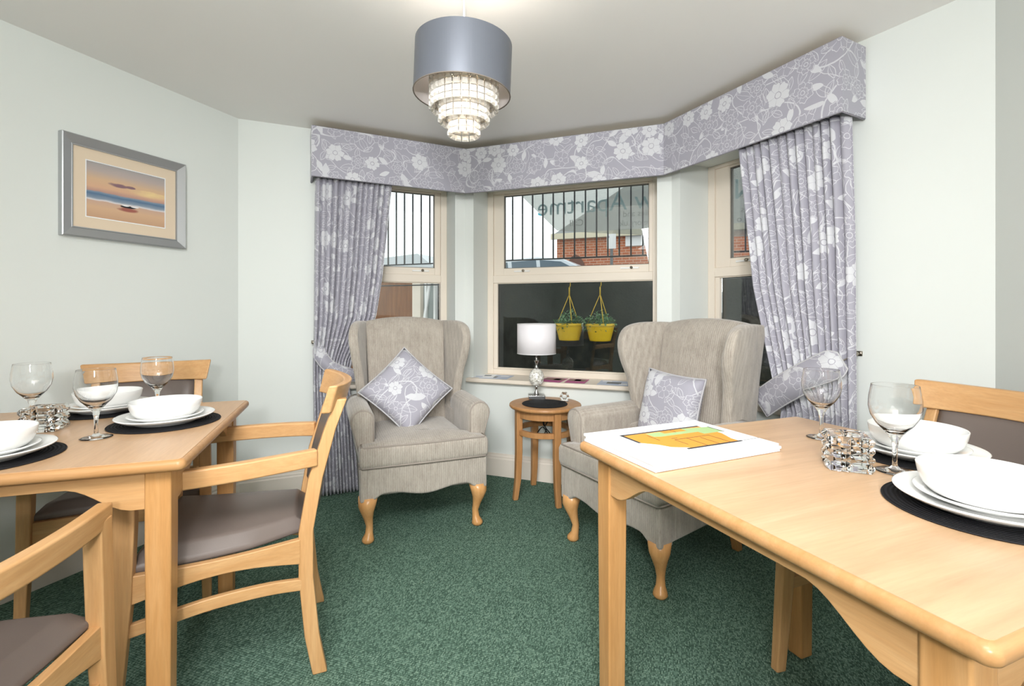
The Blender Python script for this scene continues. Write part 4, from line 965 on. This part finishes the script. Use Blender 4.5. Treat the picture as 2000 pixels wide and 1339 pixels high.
def wine_glass():
    t=thing('wine_glass','x','wine glass',(0,0,0),0,'stemmed wine glasses')
    bm=bmesh.new(); lathe(bm,[(0,.0),(.036,.0),(.038,.0015),(.030,.004),(.010,.008),(.0052,.014),(.0045,.03),(.0052,.055),(.0085,.072),(.014,.082),(.022,.092),(.035,.106),(.0455,.125),(.0498,.145),(.0490,.165),(.0455,.186),(.04435,.1940),(.0443,.1945),(.04395,.1945),(.0439,.1940),(.0451,.186),(.0486,.165),(.0493,.145),(.0447,.126),(.0338,.1075),(.0205,.0945),(.011,.0885),(0,.0865)],56)
    obj('glass_body',bm,M['glass'],t,smooth=True); return t
g0_=wine_glass()
gl=[((-1.515,1.535),'wine glass at the left edge of the left table'),((-1.184,1.385),'wine glass nearest the camera on the left table'),((-1.265,1.735),'wine glass beside the bowl behind, on the left table'),((.881,1.385),'wine glass in front of the right curtain tieback'),((.862,1.095),'wine glass in front of the far right chair')]
for i,((x,y),lab) in enumerate(gl):
    g=g0_ if i==0 else copy_tree(g0_); g.location=(x,y,T+.0002); g['label']=lab
# ================================================================ FLOOR PLAN BOARDS
p1,p2,p3,p4=Vector((.188,1.345)),Vector((.62,1.535)),Vector((.667,1.240)),Vector((.305,1.078))
ctr=(p1+p2+p3+p4)/4; rzp=math.atan2(.371,.928)+R(2.5); bw,bd=.405,.29
tops=[]
for k,(dx,dy,dr,lab) in enumerate(((.0,.0,0,'white board at the bottom of the floor plan stack'),(.003,-.003,.6,'white board in the middle of the floor plan stack'),(-.002,.003,-.4,'white board with orange and green floor plan, topmost of the stack'))):
    o=thing('floor_plan_board',lab,'board',(ctr.x+dx,ctr.y+dy,T+.0002+k*.0068),rzp+R(dr),'white foam boards on the right table')
    obj('board',boxes(((0,0,.0033),(bw,bd,.0065))),M['paper'],o,bev=.0008); tops.append(o)
top=tops[-1]; zt2=.0066
def flat(name,pts,m,z):
    bm=bmesh.new(); prism(bm,pts,'z',z,z+.0002); return obj(name,bm,m,top)
org=mat('orange_print','#e79a3c',.6); grn=mat('green_print','#a9c58a',.6); dk=mat('dark_grey_print','#3f3f42',.6)
flat('orange_rooms',[(-.12,.075),(.15,.075),(.15,-.01),(.13,-.06),(.13,-.085),(-.03,-.085),(-.075,-.06),(-.09,-.03),(-.12,0)],org,zt2)
flat('green_corridor',[(-.05,.07),(.0,.07),(.0,.05),(.08,.05),(.08,.075),(.17,.06),(.17,.005),(.10,.005),(.10,.028),(-.03,.028),(-.05,.035)],grn,zt2+.0003)
for q in(bx(-.125,.15,.075,.083,0,1),bx(-.05,.135,-.093,-.085,0,1),bx(-.128,-.12,.0,.083,0,1),bx(.168,.172,.0,.062,0,1),bx(-.02,.0,.0,.0015,0,1),bx(.02,.0215,-.085,-.01,0,1),bx(.06,.0615,-.085,-.02,0,1),bx(.098,.0995,-.085,-.01,0,1),bx(-.02,.1,-.012,-.0105,0,1),bx(-.06,-.0585,.0,.05,0,1),bx(.04,.0415,.05,.075,0,1),bx(.135,.2,-.0875,-.0865,0,1),bx(-.02,-.0185,-.06,-.012,0,1)):
    (cx_,cy_,_),(sx_,sy_,_)=q; o=obj('printed_wall_line',boxes(((cx_,cy_,zt2+.0007),(sx_,sy_,.0002))),dk,top)
# ================================================================ LEAFLETS ON SILL
blu=mat('pale_blue_leaflet','#b8c4da',.4); pnk=mat('magenta_leaflet','#b23a86',.4); pho=mat('brown_photo_print','#7a5a4e',.4); teal2=mat('slate_photo_print','#46545f',.4)
def leaflet(lab,px,py,m,rz,sx=.15,sy=.105,k=0,prints=()):
    z=Z0+.0245+.0012*k; p=W(roomx(px,1.07),1.055+.0*py,z); o=thing('leaflet',lab,'leaflet',(p.x,p.y,z),-ra+R(rz),'leaflets on the window board')
    obj('sheet',boxes(((0,0,.0005),(sx,sy,.0009))),m,o)
    for (x,y,w_,h_,mm) in prints: obj('printed_patch',boxes(((x,y,.0011),(w_,h_,.0002))),mm,o)
    return o
leaflet('pale blue leaflet with grey photo at the left end of the window board',972,735.5,blu,4,.20,.19,0,[(-.03,-.02,.08,.07,teal2),(-.06,.06,.06,.03,M['paper']),(.05,.03,.06,.03,M['paper'])])
leaflet('white leaflet under the blue one at the left of the window board',948,733.5,M['paper'],12,.15,.17,1,[(.02,.03,.05,.05,teal2),(-.03,-.03,.05,.04,blu)])
leaflet('magenta leaflet with face photo right of the table lamp',1082,742,pnk,-3,.15,.19,0,[(0,.03,.13,.09,pho),(.02,.03,.04,.07,teal2)])
leaflet('magenta leaflet with brown photo overlapping the one beside the lamp',1128,743.5,pnk,2,.13,.18,1,[(0,.03,.11,.09,pho),(.0,.03,.04,.07,teal2)])
leaflet('pale blue leaflet with grey print near the right armchair',1200,747,blu,2,.19,.19,0,[(0,.0,.09,.07,teal2),(-.05,.06,.06,.03,M['paper']),(.06,-.04,.05,.04,M['paper'])])
